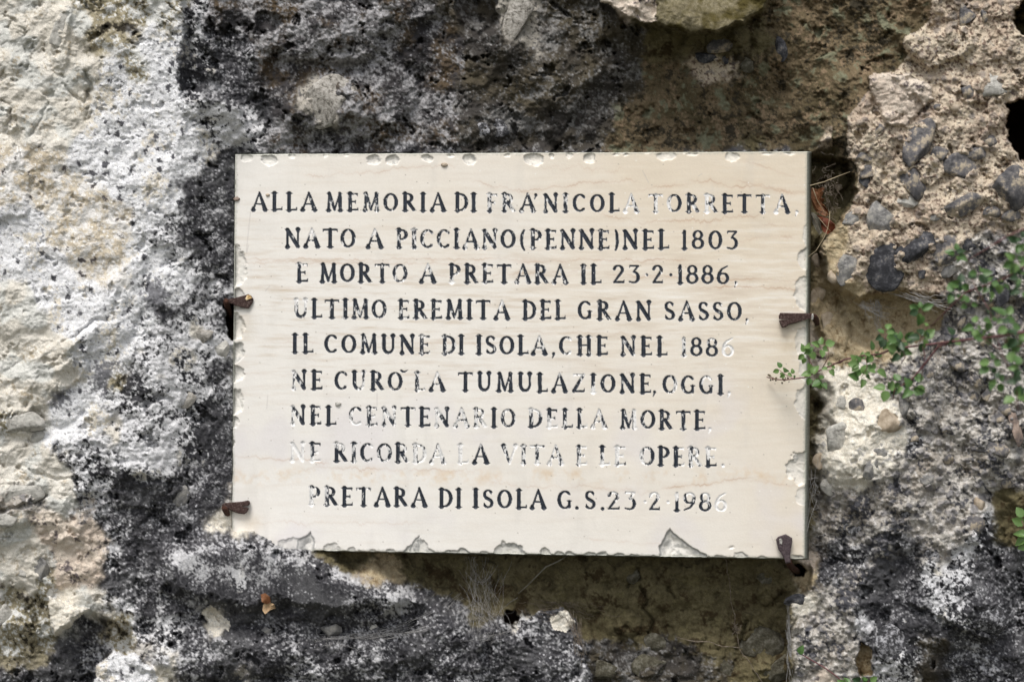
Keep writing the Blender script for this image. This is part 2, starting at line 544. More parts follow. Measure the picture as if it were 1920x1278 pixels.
for pts, dh, soft in RAISE:
    pa = np.array(pts)
    i0, i1 = np.searchsorted(ay, [pa[:, 1].min() - 50, pa[:, 1].max() + 50]); j0, j1 = np.searchsorted(ax, [pa[:, 0].min() - 50, pa[:, 0].max() + 50])
    s = (slice(i0, i1), slice(j0, j1))
    d = poly_sdf(sx[s], sy[s], pts)
    hgt[s] += dh * sstep(soft * 0.6, -soft * 0.6, d) * (0.62 + 0.38 * sstep(0, -50, d))

for dx0, dy0, da, db, dh in ((455, 1085, 170, 62, 34), (640, 1130, 130, 44, 22), (400, 1225, 170, 52, 26), (640, 1235, 140, 44, 22), (860, 1215, 110, 50, 20), (280, 830, 90, 70, 20), (330, 690, 70, 60, 14),
                            (1790, 1150, 110, 70, 22), (1620, 990, 90, 60, 16), (1700, 900, 80, 60, 16), (1690, 1235, 90, 50, 20), (620, 60, 150, 60, 18), (650, 190, 130, 50, 14), (880, 250, 60, 40, 14), (1060, 150, 70, 60, 14)):
    rr_ = ((sx - dx0) / da) ** 2 + ((sy - dy0) / db) ** 2
    hgt += dh * np.sqrt(np.clip(1 - rr_, 0, 1)).astype(np.float32)

# cracks in the recess under the slab and a few on the left
CRACKS = [([(1195, 1062), (1200, 1085), (1180, 1098)], 3, 14), ([(1200, 1100), (1215, 1120), (1206, 1138), (1222, 1160), (1218, 1185)], 3, 14),
          ([(1250, 1100), (1265, 1120)], 2.5, 10), ([(1398, 1165), (1394, 1195), (1385, 1215)], 4, 18), ([(830, 1060), (815, 1052)], 2, 6),
          ([(0, 130 + 60), (18, 200), (10, 250)], 3, 8), ([(118, 160), (160, 190), (168, 172)], 3, 8), ([(60, 250), (90, 195)], 3, 6),
          ([(165, 130), (170, 185)], 5, 14), ([(0, 955), (50, 950), (85, 930)], 3, 10), ([(60, 880), (100, 895), (140, 900)], 3, 8),
          ([(120, 640), (165, 605), (200, 600)], 3, 8), ([(1700, 1120), (1720, 1095), (1722, 1030)], 4, 14), ([(1585, 660), (1600, 620), (1592, 600)], 2.5, 8),
          ([(320, 900), (345, 870), (350, 850)], 4, 10)]
for pts, wdt, dep in CRACKS:
    d = line_dist(sx, sy, pts)
    hgt -= dep * np.exp(-(d / wdt) ** 2)

# make the surface choice crisp with per-surface noise
nz = [fbm(X, Y, 60, 5, 0.72, 20 + i) for i in range(3)]
acc = 0
best = None
for i, k in enumerate(KEYS):
    v = wt[k] + 0.85 * nz[i % 3] * (1 if i % 2 else -1) * (wt[k] > 0.02) * (wt[k] < 0.98)
    wt[k] = np.where(wt[k] > 0.01, v, -9)
    best = v if best is None else np.maximum(best, wt[k])
for k in KEYS:
    wt[k] = np.exp(9 * (wt[k] - best)).astype(np.float32)
    acc = acc + wt[k]
for k in KEYS:
    wt[k] /= acc

# relief
big = fbm(X, Y, 150, 3, 0.5, 40)
mid = fbm(wx, wy, 48, 4, 0.55, 41, ridge=True)
rough = fbm(X, Y, 17, 3, 0.6, 42)
w1, w2, wid = worley(X + 4 * rough, Y + 4 * perlin(X, Y, 12, 43), 17, 5)
knob = np.clip(1 - w1 * 1.25, 0, 1)
v1, v2, vid = worley(X + 2 * rough, Y, 9, 9)
small = np.clip(1 - v1 * 1.3, 0, 1)
crusty = wt['K'] + wt['S'] + wt['G'] + wt['D'] + 0.6 * wt['M']
pebbly = wt['T'] + wt['M'] + 0.5 * wt['B']
fleck = perlin(X, Y, 5.5, 44)
lump = fbm(wx, wy, 85, 3, 0.5, 47)
lump2 = fbm(X, Y, 34, 3, 0.55, 48)
soft = wt['C'] + wt['P'] + wt['H'] + wt['Y']
ledge = fbm(wx * 0.8 + wy * 0.25, wy, 70, 4, 0.55, 45)
terr = ledge * 3 - np.floor(ledge * 3)
terr = sstep(0.0, 0.16, terr) * (1 - terr * 0.75)
hgt += 16 * big * (1 - 0.4 * wt['W'] - 0.3 * wt['R'])
hgt += 18 * lump * (1 - 0.35 * wt['W'] - 0.35 * wt['R'])
hgt += 8 * lump2 * (crusty + 0.7 * pebbly + 0.35 * wt['W'] + 0.6 * wt['C'] + 0.5 * wt['R'] + 0.8 * wt['U'] + 0.8 * wt['O'])
hgt += mid * (6 * crusty + 5 * pebbly + 5 * wt['B'] + 6 * wt['O'] + 1.5 * wt['W'] + 2 * wt['R'] + 2 * wt['H'] + 5 * wt['U'] + 5 * wt['V'] + 2 * wt['C'])
hgt += terr * (2.2 * soft + 1.5 * wt['U'] + 1.2 * wt['W'])
cb1, cb2, cbid = worley(X + 10 * lump2, Y + 10 * fbm(X, Y, 30, 3, 0.6, 50), 44, 41)
hgt += 15 * np.sqrt(np.clip(1 - (cb1 / 0.62) ** 2, 0, 1)) * (_rnd[cbid][..., 1] < 0.7) * (0.3 + _rnd[cbid][..., 0]) * (wt['O'] + wt['D'] * (Y > 1000) + 0.35 * wt['T'] + 0.3 * crusty + 0.3 * wt['C'] * (Y > 900))
hgt += rough * (5 * crusty + 4 * pebbly + 3 * wt['B'] + 2.6 * wt['O'] + 2.0 * wt['W'] + 2.4 * wt['R'] + 3 * wt['U'] + 2.5 * soft + 2.5 * wt['V'])
hgt += knob * (4 * crusty + 1.5 * wt['W'] + 2 * wt['P'])
peb_on = (_rnd[wid][..., 2] < 0.42)
pebm = sstep(0.46, 0.30, w1 + 0.12 * rough) * peb_on
hgt += pebm * (4.0 * wt['T'] + 3.5 * wt['M'] + 2 * wt['O'] + 3 * wt['P']) * (0.4 + _rnd[wid][..., 0])
hgt += small * (2.0 * crusty + 2.0 * pebbly + 1.2 * wt['B'] + 1.0 * soft + 0.8 * wt['W'])
hgt += fleck * (1.3 * crusty + 1.0 * pebbly + 0.7 * wt['B'] + 0.5 * wt['O'] + 0.6 * wt['W'] + 0.7 * soft + 0.6 * wt['R'])
ring = sstep(0.10, 0.04, np.abs(v1 - 0.27)) * (_rnd[vid][..., 2] < 0.65)
hgt += ring * 0.9 * (wt['R'] + 0.5 * wt['W'])
# ragged hollows eaten into the crust
pitn = fbm(wx, wy, 42, 4, 0.62, 49)
pit = sstep(0.20, 0.42, pitn)
hgt -= pit * (20 * crusty + 8 * wt['W'] + 12 * wt['B'] + 8 * wt['O'] + 13 * wt['T'] + 9 * soft + 14 * wt['U'] + 6 * wt['R'])

# cobbles held in the matrix: centre, half sizes, turn, kind; the matrix swells round each
STONES = [
    (1813, 30, 14, 19, 15, 'slate'), (1847, 30, 8, 10, 0, 'slate'), (1725, 268, 22, 42, -14, 'slate'), (1760, 291, 16, 14, 20, 'slate'),
    (1864, 162, 25, 20, -10, 'pale'), (1813, 174, 13, 14, 0, 'slate'), (1619, 293, 16, 9, -8, 'slate'), (1798, 314, 24, 24, 20, 'slate'),
    (1709, 340, 22, 29, 8, 'slate'), (1705, 375, 18, 11, 0, 'pale'), (1629, 325, 14, 12, 0, 'slate'), (1621, 340, 8, 12, 0, 'black'),
    (1660, 412, 26, 28, 10, 'grey'), (1599, 412, 18, 11, 35, 'grey'), (1890, 352, 31, 34, 0, 'slate'), (1798, 386, 34, 15, 18, 'slate'),
    (1759, 203, 7, 7, 0, 'slate'), (1792, 199, 9, 8, 0, 'tan'), (1648, 243, 8, 8, 0, 'slate'), (1834, 284, 18, 12, 20, 'slate'),
    (1754, 406, 9, 6, 10, 'grey'), (1854, 262, 12, 11, 0, 'slate'), (1895, 400, 15, 12, 0, 'slate'), (1859, 399, 13, 10, 0, 'slate'),
    (1656, 488, 31, 44, 6, 'black'), (1719, 464, 34, 19, 22, 'black'), (1771, 470, 27, 20, 28, 'slate'), (1817, 457, 12, 12, 0, 'black'),
    (1788, 505, 20, 10, 25, 'grey'), (1729, 512, 11, 8, 0, 'black'), (1590, 503, 15, 27, -18, 'grey'), (1563, 518, 12, 11, 0, 'tan'),
    (1568, 824, 22, 30, 10, 'pale'), (1663, 788, 23, 17, -5, 'tan'), (1695, 762, 15, 21, -10, 'grey'), (1609, 763, 15, 14, 0, 'slate'),
    (1575, 757, 9, 12, 0, 'pale'), (1859, 843, 28, 18, 8, 'slate'), (1854, 740, 12, 9, 0, 'slate'), (1825, 741, 10, 9, 0, 'slate'),
    (1890, 767, 14, 9, 0, 'slate'), (1873, 784, 12, 12, 0, 'slate'), (1834, 713, 10, 9, 0, 'slate'), (1798, 682, 15, 12, 10, 'slate'),
    (1876, 545, 15, 25, 0, 'black'), (1905, 800, 10, 30, 8, 'pink'), (1631, 876, 12, 17, -10, 'grey'), (1558, 912, 15, 14, 0, 'pale'),
    (1835, 944, 14, 13, 0, 'tan'), (1817, 988, 22, 15, 20, 'slate'), (1852, 1160, 38, 26, -10, 'crust'), (1677, 1203, 26, 31, -15, 'crust'),
    (1494, 1125, 18, 9, 14, 'black'), (1432, 1204, 36, 28, 0, 'olive'), (1463, 1252, 24, 20, 0, 'olive'), (1221, 1251, 27, 21, 0, 'olive'),
    (1238, 1206, 23, 14, -20, 'olive'), (1432, 1086, 11, 9, 0, 'olive'), (1188, 1077, 14, 16, 0, 'olive'), (1359, 1256, 20, 16, 0, 'olive'),
    (1129, 1252, 22, 18, 0, 'olive'), (79, 1066, 15, 18, 25, 'grey'), (101, 1056, 7, 6, 0, 'pale'), (42, 1076, 8, 7, 0, 'pale'),
    (14, 1156, 20, 19, 0, 'pale'), (338, 927, 13, 16, 0, 'grey'), (91, 1110, 7, 7, 0, 'pale'), (37, 792, 34, 20, -6, 'pale'),
    (68, 821, 14, 10, 12, 'pale'), (612, 190, 47, 36, 24, 'beige'), (964, 42, 26, 58, -16, 'beige'), (930, 242, 20, 14, 0, 'crust'),
    (905, 246, 14, 12, 0, 'crust'), (845, 278, 13, 12, 0, 'crust'), (112, 62, 11, 38, -18, 'pale'), (1360, 85, 26, 14, 15, 'slate'),
    (1327, 108, 17, 11, -15, 'black'), (1358, 108, 6, 14, 4, 'black'), (1462, 93, 10, 18, 12, 'black'), (1403, 118, 12, 14, 0, 'olive'),
    (465, 92, 10, 9, 0, 'crust'), (620, 1180, 18, 14, 10, 'grey'), (500, 1182, 8, 9, 0, 'grey'), (700, 1175, 6, 5, 0, 'pale'),
    (350, 750, 14, 12, 0, 'beige'), (378, 628, 17, 15, 0, 'beige'), (412, 655, 14, 18, 20, 'pale'), (405, 740, 14, 12, 0, 'crust'),
    (35, 925, 42, 18, 12, 'pale'), (12, 975, 28, 14, 6, 'pale'), (1870, 590, 16, 12, 0, 'slate'),
    (1745, 700, 9, 8, 0, 'slate'), (1780, 745, 8, 10, 0, 'grey'), (1712, 820, 14, 10, 0, 'slate'), (1650, 850, 11, 9, 0, 'grey'),
    (1775, 805, 9, 8, 0, 'slate'), (1765, 640, 12, 10, 0, 'slate'), (1845, 640, 10, 12, 0, 'slate'), (1805, 600, 10, 13, 0, 'slate'),
    (1782, 860, 10, 9, 0, 'slate'), (1740, 900, 13, 9, 12, 'grey'), (1890, 905, 12, 10, 0, 'slate'), (1700, 960, 12, 10, 0, 'crust'),
    (1600, 990, 14, 11, 0, 'crust'), (1748, 1040, 12, 15, 0, 'crust'), (1575, 1060, 10, 9, 0, 'crust'), (1790, 1230, 20, 14, 0, 'crust'),
    (1575, 350, 8, 7, 0, 'tan'), (1540, 545, 10, 14, 0, 'tan'), (1550, 605, 12, 15, -15, 'tan'), (1538, 868, 12, 14, 0, 'tan'),
    (1530, 490, 8, 13, 0, 'tan'), (1527, 560, 8, 16, 0, 'tan'),
]
for cx_, cy_, ra_, rb_, an_, _m in STONES:
    i0, i1 = np.searchsorted(ay, [cy_ - 2.2 * max(ra_, rb_), cy_ + 2.2 * max(ra_, rb_)]); j0, j1 = np.searchsorted(ax, [cx_ - 2.2 * max(ra_, rb_), cx_ + 2.2 * max(ra_, rb_)])
    s = (slice(i0, i1), slice(j0, j1))
    an_ = math.radians(an_)
    dx_, dy_ = sx[s] * 0.4 + X[s] * 0.6 - cx_, -(sy[s] * 0.4 + Y[s] * 0.6 - cy_)
    r_ = np.hypot((dx_ * math.cos(an_) + dy_ * math.sin(an_)) / ra_, (-dx_ * math.sin(an_) + dy_ * math.cos(an_)) / rb_)
    hgt[s] += (0.16 * min(ra_, rb_) + 0.5) * np.exp(-((r_ - 1.05) / 0.45) ** 2) * np.clip(1 + 3.0 * lump2[s] + 1.5 * big[s], 0, 2)

# keep the rock behind the slab (it only laps over the bottom-left corner)
dp = poly_sdf(X, Y, PLAQUE)
lap = sstep(14, 4, poly_sdf(sx, sy, [(400, 1002), (440, 1002), (470, 1004), (505, 1022), (530, 1040), (530, 1080), (400, 1080)]))
behind = sstep(2.5, -5, dp) * (1 - lap)
front_h = 0.05 * (X - 960)
cap_h = front_h - 9 + 0.55 * np.clip(dp, 0, 200) + 5 * rough + 5 * lump2
open_ = (1 - lap) * (dp < 190) * sstep(1010, 985, Y)
hgt = np.where(open_ > 0, hgt + open_ * (np.minimum(hgt, cap_h) + 0.15 * np.maximum(hgt - cap_h, 0) - hgt), hgt)
hgt = np.where(behind > 0, np.minimum(hgt, hgt * (1 - behind) + (front_h - 45) * behind), hgt)
hgt = np.minimum(hgt, 90)

# pigment, with light on the lower boulder and dark in holes painted in
def mixc(c0, c1, f):
    f = np.clip(f, 0, 1)[..., None]
    return np.asarray(c0, dtype=np.float32) * (1 - f) + np.asarray(c1, dtype=np.float32) * f


sp = fbm(wx, wy, 40, 5, 0.66, 60)           # spotty lichen growth
sp2 = fbm(X, Y, 12, 4, 0.78, 61)
vein = fbm(X, Y, 90, 3, 0.6, 62)
salt = 1.25 * fbm(X + 3 * sp2, Y + 3 * perlin(X, Y, 11, 68), 5.6, 2, 0.6, 63)
salt2 = fbm(X, Y, 6.5, 2, 0.7, 64)
patchy = fbm(wx, wy, 120, 3, 0.55, 65)
d1, d2, did = worley(wx * 0.5 + X * 0.5 + 7 * sp2, wy * 0.5 + Y * 0.5 + 7 * salt2, 24, 21)
drs = _rnd[did]
spot = sstep(0.05, -0.06, d1 - 0.06 - 0.20 * drs[..., 2] + 0.30 * sp2 + 0.10 * salt) * (drs[..., 0] < 0.40)
dotc = sstep(0.24, 0.17, v1)
GROW_AND_LIGHT = [(350, 1045, 30, 16, 5), (480, 1014, 50, 10, 3), (560, 1045, 40, 8, 4), (640, 1075, 30, 8, 5), (330, 640, 40, 40, 1), (430, 1080, 60, 20, 1), (340, 1100, 60, 16, -3), (460, 1110, 60, 16, -3), (400, 100, 60, 70, -3), (345, 130, 14, 60, -3), (450, 150, 60, 30, -3), (393, 330, 22, 60, -2), (400, 480, 30, 90, -1), (545, 50, 50, 30, 1), (505, 45, 28, 18, -4), (660, 100, 60, 50, 3), (800, 22, 34, 20, 3),  # lichen patches; the first few paint a lit crest and shade below
        (760, 90, 70, 30, -3), (730, 200, 50, 40, 1), (570, 255, 80, 24, 2), (640, 270, 40, 14, -3), (880, 130, 80, 50, -3), (780, 185, 24, 26, 4), (960, 225, 34, 22, 3), (1000, 235, 36, 20, 4), (1105, 60, 14, 30, 4),
        (860, 180, 70, 60, -2), (1050, 120, 60, 50, -2), (1010, 190, 60, 40, -2), (930, 245, 34, 26, 3), (290, 555, 22, 34, -5), (330, 560, 40, 40, -1), (375, 625, 26, 24, 4), (205, 690, 24, 18, -3), (190, 715, 20, 26, -4),
        (250, 735, 26, 30, -4), (112, 745, 22, 18, -5), (300, 700, 50, 26, 2), (330, 760, 50, 40, 2), (395, 820, 34, 80, -5), (240, 800, 70, 30, 2), (270, 855, 70, 26, 3), (405, 655, 26, 22, 4), (430, 730, 24, 30, 3),
        (120, 882, 24, 24, -4), (170, 900, 50, 24, -1), (240, 910, 60, 22, -3), (310, 870, 40, 20, 3), (420, 945, 24, 20, 2), (360, 1000, 80, 40, -4), (280, 1050, 60, 40, -3), (360, 1050, 44, 22, 3), (250, 1070, 24, 14, 3),
        (240, 1140, 50, 30, 1), (480, 1040, 60, 16, 2), (560, 1060, 60, 16, 3), (655, 1086, 24, 10, 5), (600, 1100, 70, 24, -3), (745, 1135, 34, 26, 4), (640, 1160, 90, 24, -3), (380, 1240, 60, 24, 3), (300, 1200, 30, 40, -3),
        (500, 1220, 70, 30, -1), (700, 1215, 24, 30, 2), (760, 1180, 60, 24, -2), (880, 1250, 80, 30, -3), (1045, 1165, 30, 14, 4), (1000, 1240, 60, 30, -1), (1580, 1090, 70, 50, -3), (1700, 1100, 50, 60, -3),
        (1760, 1060, 40, 70, 1), (1890, 1080, 60, 140, -5), (1620, 940, 60, 30, -2), (1700, 900, 60, 60, 0), (1790, 960, 60, 20, 1), (1700, 1190, 60, 50, -4), (1560, 1180, 40, 26, 2), (1640, 1170, 16, 26, 5), (1840, 1240, 60, 24, 0),
        (1780, 700, 30, 90, -2), (1720, 830, 20, 40, -3), (450, 250, 24, 20, 4), (430, 215, 30, 20, 4), (400, 165, 14, 10, 5), (210, 1130, 30, 30, -1), (60, 1255, 90, 24, -5), (100, 1210, 40, 20, -4)]
grow = np.zeros(X.shape, np.float32)  # lichen bias, also carries the boulder's painted light and shade
for gx_, gy_, ga, gb, gv in GROW_AND_LIGHT:
    i0, i1 = np.searchsorted(ay, [gy_ - 2.6 * gb - 20, gy_ + 2.6 * gb + 20]); j0, j1 = np.searchsorted(ax, [gx_ - 2.6 * ga - 20, gx_ + 2.6 * ga + 20])
    if i1 <= i0 or j1 <= j0: continue
    s = (slice(i0, i1), slice(j0, j1))
    grow[s] += gv * 0.1 * np.exp(-((sx[s] - gx_) / ga) ** 2 - ((sy[s] - gy_) / gb) ** 2)
lich = sp * 1.0 + sp2 * 0.75 + salt2 * 0.48 + patchy * 0.45 + 0.85 * grow   # > 0 : white growth and the painted crest light

C = {}
base = mixc((.67, .64, .58), (.58, .545, .48), 0.5 + 1.4 * vein + 0.5 * sp2)
base = mixc(base, (.56, .56, .53), sstep(0.05, 0.25, fbm(X, Y, 60, 2, 0.5, 66)))
base = mixc(base, (.70, .69, .66), 0.6 * ring * (drs[..., 1] < 0.3))
C['C'] = mixc(base, (.36, .30, .21), sstep(0.22, 0.5, sp + 0.4 * salt) * 0.8)
white = mixc((.76, .765, .785), (.65, .655, .675), 0.5 + 1.2 * salt2)
white = mixc(white, (.60, .55, .46), sstep(0.14, 0.42, vein + 0.7 * sp2))
white = mixc(white, (.46, .46, .48), sstep(0.2, 0.55, salt + 0.6 * sp) * 0.6)
white = mixc(white, (.76, .755, .75), np.maximum(ring * 0.8, dotc * (_rnd[vid][..., 1] < 0.2)) * 0.8)
white = mixc(white, (.10, .10, .115), sstep(0.10, 0.3, -grow - 0.5 * sp2 - 0.4 * salt2) * 0.85)
C['W'] = mixc(white, (.075, .075, .085), spot * (0.4 + 1.5 * np.abs(salt2) + 0.5))
bei = mixc((.58, .52, .42), (.45, .38, .28), 0.5 + 1.5 * sp2)
bei = mixc(bei, (.72, .71, .70), np.maximum(ring, sstep(-0.12, 0.2, sp + 0.5 * sp2)) * 0.9)
bei = mixc(bei, (.76, .74, .70), dotc * (_rnd[vid][..., 1] < 0.25))
C['R'] = mixc(bei, (.09, .08, .08), spot * (drs[..., 1] < 0.5))
C['U'] = mixc(mixc((.24, .21, .13), (.36, .32, .24), 0.5 + sp2), (.62, .62, .60), sstep(-0.02, 0.2, lich))
C['U'] = mixc(C['U'], (.035, .03, .022), sstep(0.12, 0.3, -sp - 0.4 * sp2))
blk = mixc((.024, .024, .028), (.072, .071, .077), 0.5 + salt2)
whs = mixc((.66, .66, .675), (.46, .46, .475), 0.5 + salt)
lichs = sp * 0.9 + sp2 * 1.0 + salt2 * 0.6 + patchy * 0.25 + 1.1 * grow
mids = mixc(blk, whs, sstep(-0.24, 0.02, lichs))
C['S'] = mixc(mids, (.52, .47, .37), sstep(0.16, 0.34, vein) * 0.6 * sstep(-0.05, 0.1, lich))
C['K'] = mixc(blk, mixc((.36, .36, .375), (.60, .60, .61), 0.4 + salt), sstep(0.09, 0.54, lich + 0.10 * salt))
C['K'] = mixc(C['K'], (.36, .355, .38), sstep(0.20, 0.44, salt + 0.35 * salt2 + 0.5 * patchy + 0.3 * sp) * 0.22)
C['K'] = mixc(C['K'], (.50, .50, .52), sstep(0.28, 0.45, fleck + 0.2 * salt2) * 0.45 * sstep(-0.2, 0.3, sp + patchy))
C['K'] = mixc(C['K'], (.15, .15, .155), sstep(0.0, 0.4, sp - patchy) * 0.35)
g0 = mixc((.045, .042, .044), (.075, .055, .035), sstep(-0.1, 0.3, vein + 0.5 * sp2))
C['G'] = mixc(g0, mixc((.37, .365, .375), (.20, .195, .20), 0.5 + salt), sstep(-0.22, 0.36, lich + 0.15 * salt + 0.15 * vein))
C['D'] = mixc(mixc((.045, .041, .038), (.065, .055, .038), 0.5 + vein * 2), mixc((.21, .205, .20), (.13, .125, .12), 0.5 + salt), sstep(-0.05, 0.45, lich))
k1, k2, kid = worley(X + 2.5 * salt, Y + 2.5 * salt2, 6.2, 51)
speck = sstep(0.36, 0.14, k1 + 0.15 * salt) * (_rnd[kid][..., 0] < 0.22 + 0.5 * np.clip(sp + 0.5 * patchy, -0.4, 0.5)) * (0.35 + 0.65 * _rnd[kid][..., 1])
C['K'] = mixc(C['K'], (.62, .62, .65), speck * 0.8)
C['G'] = mixc(C['G'], (.52, .52, .55), speck * 0.6)
C['D'] = mixc(C['D'], (.36, .36, .37), speck * 0.55)
C['L'] = mixc(mixc((.44, .41, .37), (.30, .28, .24), 0.5 + sp2), (.10, .095, .09), sstep(0.12, 0.35, salt2 + 0.3 * sp))
b0 = mixc((.085, .068, .038), (.15, .115, .07), 0.5 + 1.8 * vein)
b0 = mixc(b0, (.21, .155, .10), sstep(0.1, 0.35, sp2 + 0.5 * fbm(X, Y, 55, 2, 0.5, 67)))
b0 = mixc(b0, (.165, .165, .11), sstep(0.12, 0.3, sp))
C['B'] = mixc(b0, (.045, .038, .026), sstep(0.02, 0.22, -lich - 0.1))
o0 = mixc((.095, .08, .043), (.15, .128, .072), 0.5 + 1.5 * sp2 + vein)
o0 = mixc(o0, (.145, .125, .065), sstep(0.2, 0.42, sp + 0.4 * salt))
C['O'] = mixc(o0, (.05, .036, .018), sstep(0.05, 0.3, -sp - 0.2 * salt))
t0 = mixc((.55, .475, .37), (.43, .345, .27), 0.5 + 1.6 * vein)
t0 = mixc(t0, (.64, .56, .44), sstep(0.05, 0.3, sp2))
t0 = mixc(t0, (.16, .115, .09), sstep(0.08, 0.34, salt2 - 0.5 * sp))
t0 = mixc(t0, (.13, .115, .12), sstep(0.18, 0.36, sp2 - 0.3 * vein) * 0.7)
C['T'] = mixc(t0, mixc((.13, .12, .12), (.30, .25, .21), _rnd[wid][..., 0]), pebm * 0.7 * sstep(-0.25, 0.15, vein + sp))
C['Y'] = mixc(mixc((.46, .385, .26), (.33, .26, .16), 0.5 + 1.6 * sp2), (.22, .16, .09), sstep(0.15, 0.4, sp + salt * 0.4))
C['P'] = mixc(mixc((.62, .55, .47), (.50, .42, .35), 0.5 + 1.4 * vein + sp2), (.13, .11, .11), sstep(0.15, 0.35, sp + 0.35 * salt2))
m0 = mixc((.42, .40, .37), (.29, .26, .225), 0.5 + 1.4 * vein + 0.5 * salt)
m0 = mixc(m0, (.54, .52, .50), sstep(0.08, 0.35, sp2 + 0.3 * sp))
m0 = mixc(m0, (.07, .07, .08), sstep(0.03, 0.34, -lich - 0.03))
C['M'] = mixc(m0, mixc((.10, .10, .115), (.24, .23, .23), _rnd[wid][..., 0]), pebm * 0.75)
C['H'] = mixc(mixc((.74, .71, .64), (.62, .57, .48), 0.5 + 1.5 * sp2), (.38, .37, .36), sstep(0.22, 0.42, sp + 0.4 * salt))
C['N'] = mixc((.02, .013, .009), (.05, .03, .02), 0.5 + sp)  # near-black inside the holes, their shade put into the colour
C['V'] = mixc(mixc((.13, .112, .06), (.24, .21, .14), 0.5 + 1.6 * sp2), (.08, .065, .022), sstep(0.02, 0.3, vein - 0.3 * sp))
tint = 0
for k in KEYS:
    tint = tint + wt[k][..., None] * C[k]
del C

xx, yy, zz = P(X, Y, hgt)
co = np.stack([xx, yy, zz], -1).reshape(-1, 3)
idx = np.arange(H0 * W0).reshape(H0, W0)
keep = ~(poly_sdf((X[:-1, :-1] + X[1:, 1:]) / 2, (Y[:-1, :-1] + Y[1:, 1:]) / 2,
                  [(500, 345), (1458, 345), (1450, 985), (540, 970)]) < 0)
q = np.stack([idx[:-1, :-1], idx[1:, :-1], idx[1:, 1:], idx[:-1, 1:]], -1)[keep]
used = np.zeros(H0 * W0, dtype=bool)
used[q.ravel()] = True
remap = np.cumsum(used) - 1
rock = link('rock_face', mesh_arrays('rock_face', co[used], remap[q], tint.reshape(-1, 3)[used]), M_ROCK)
tag(rock, kind='structure')
ROCKH = hgt


def rock_h(px, py):
    j = int(np.clip(np.searchsorted(ax, px), 0, W0 - 1)); i = int(np.clip(np.searchsorted(ay, py), 0, H0 - 1))
    return float(ROCKH[i, j])


# the rough grassy ground at the foot of the wall, below the picture; it throws light back up into the hollows
gm_ = mottled('rough_grass', [(.04, .045, .025), (.07, .07, .045), (.11, .10, .07)], 12, bump=0.4, bump_scale=60)
gme = bpy.data.meshes.new('ground')
gme.from_pydata([(-60, 0.4, -0.88), (60, 0.4, -0.88), (60, -80, -0.88), (-60, -80, -0.88)], [], [(3, 2, 1, 0)])
tag(link('ground', gme, gm_), kind='structure')


# ------------------------------------------------------------------ stones set in the rock (parts of the rock face)
def ico(sub):
    import bmesh
    bm = bmesh.new()
    bmesh.ops.create_icosphere(bm, subdivisions=sub, radius=1.0)
    v = np.array([p.co[:] for p in bm.verts], dtype=np.float64)
    f = [[p.index for p in t.verts] for t in bm.faces]
    bm.free()
    return v, f


ICO_V, ICO_F = ico(4)
ICO_VS, ICO_FS = ico(3)


def stone(cx, cy, rx, ry, ang, mat, sink=0.35, dep=0.75, seed=0, block=0.5):
    """an angular cobble: a sphere cut by a few planes, roughened, half sunk in the matrix"""
    rr = np.random.RandomState(int(cx * 7 + cy * 13 + seed) % 99991)
    bigone = max(rx, ry) > 16
    v = (ICO_V if bigone else ICO_VS).copy()
    f = ICO_F if bigone else ICO_FS
    for _ in range(8):
        n = rr.normal(size=3); n /= np.linalg.norm(n)
        c = 0.42 + 0.34 * rr.rand()
        d = v @ n
        over = np.maximum(d - c, 0)
        v -= np.outer(over * 0.93, n)
    a1, a2 = v[:, 0] * 2.3 + rr.rand() * 50, v[:, 2] * 2.3 + v[:, 1] * 1.7 + rr.rand() * 50
    v *= (1.16 + 0.13 * fbm(a1, a2, 1.1, 4, 0.6, 3))[:, None]
    r = math.radians(ang)
    lx = v[:, 0] * rx * 1.2; lz = v[:, 2] * ry * 1.2
    X_ = lx * math.cos(r) - lz * math.sin(r)
    Z_ = lx * math.sin(r) + lz * math.cos(r)
    rd = min(rx, ry) * dep
    h0 = rock_h(cx, cy)
    hs_ = np.median([rock_h(cx + dx, cy + dy) for dx in (-rx * .8, 0, rx * .8) for dy in (-ry * .8, 0, ry * .8)])
    h = hs_ - rd * sink + (-v[:, 1]) * rd
    x, y, z = P(cx + X_, cy - Z_, h)
    c0 = PV(cx, cy, hs_)
    me = bpy.data.meshes.new('stone')
    me.from_pydata(np.stack([x - c0.x, y - c0.y, z - c0.z], -1).tolist(), [], f)
    me.polygons.foreach_set('use_smooth', np.ones(len(f), dtype=bool))
    me.materials.append(M_STONE[mat])
    o = bpy.data.objects.new('stone', me)
    o.location = c0
    o.parent = rock
    col.objects.link(o)
    return o


for s_ in STONES:
    cx, cy, rx, ry, ang, mat = s_
    stone(cx, cy, rx, ry, ang, mat, sink=0.3 if mat in ('olive', 'crust', 'beige') else 0.2, dep=0.5 if mat in ('beige', 'crust', 'olive', 'pale') else 0.7)

# ------------------------------------------------------------------ engraved lettering
TH, TN = 0.105, 0.058     # half widths of thick and thin strokes, cap height = 1


def arc(cx, cy, rx, ry, a0, a1, w0, w1, n=10, shade=None):
    """stroke along an ellipse; shade: the two flanks are thick, top and bottom thin"""
    out = []
    for i in range(n):
        t0 = math.radians(a0 + (a1 - a0) * i / n); t1 = math.radians(a0 + (a1 - a0) * (i + 1) / n)
        if shade:
            f0 = abs(math.cos(t0)) ** 1.3; f1 = abs(math.cos(t1)) ** 1.3
            ww0, ww1 = w0 + (w1 - w0) * f0, w0 + (w1 - w0) * f1
        else:
            ww0 = w0 + (w1 - w0) * i / n; ww1 = w0 + (w1 - w0) * (i + 1) / n
        out.append((cx + rx * math.cos(t0), cy + ry * math.sin(t0), cx + rx * math.cos(t1), cy + ry * math.sin(t1), ww0, ww1))
    return out


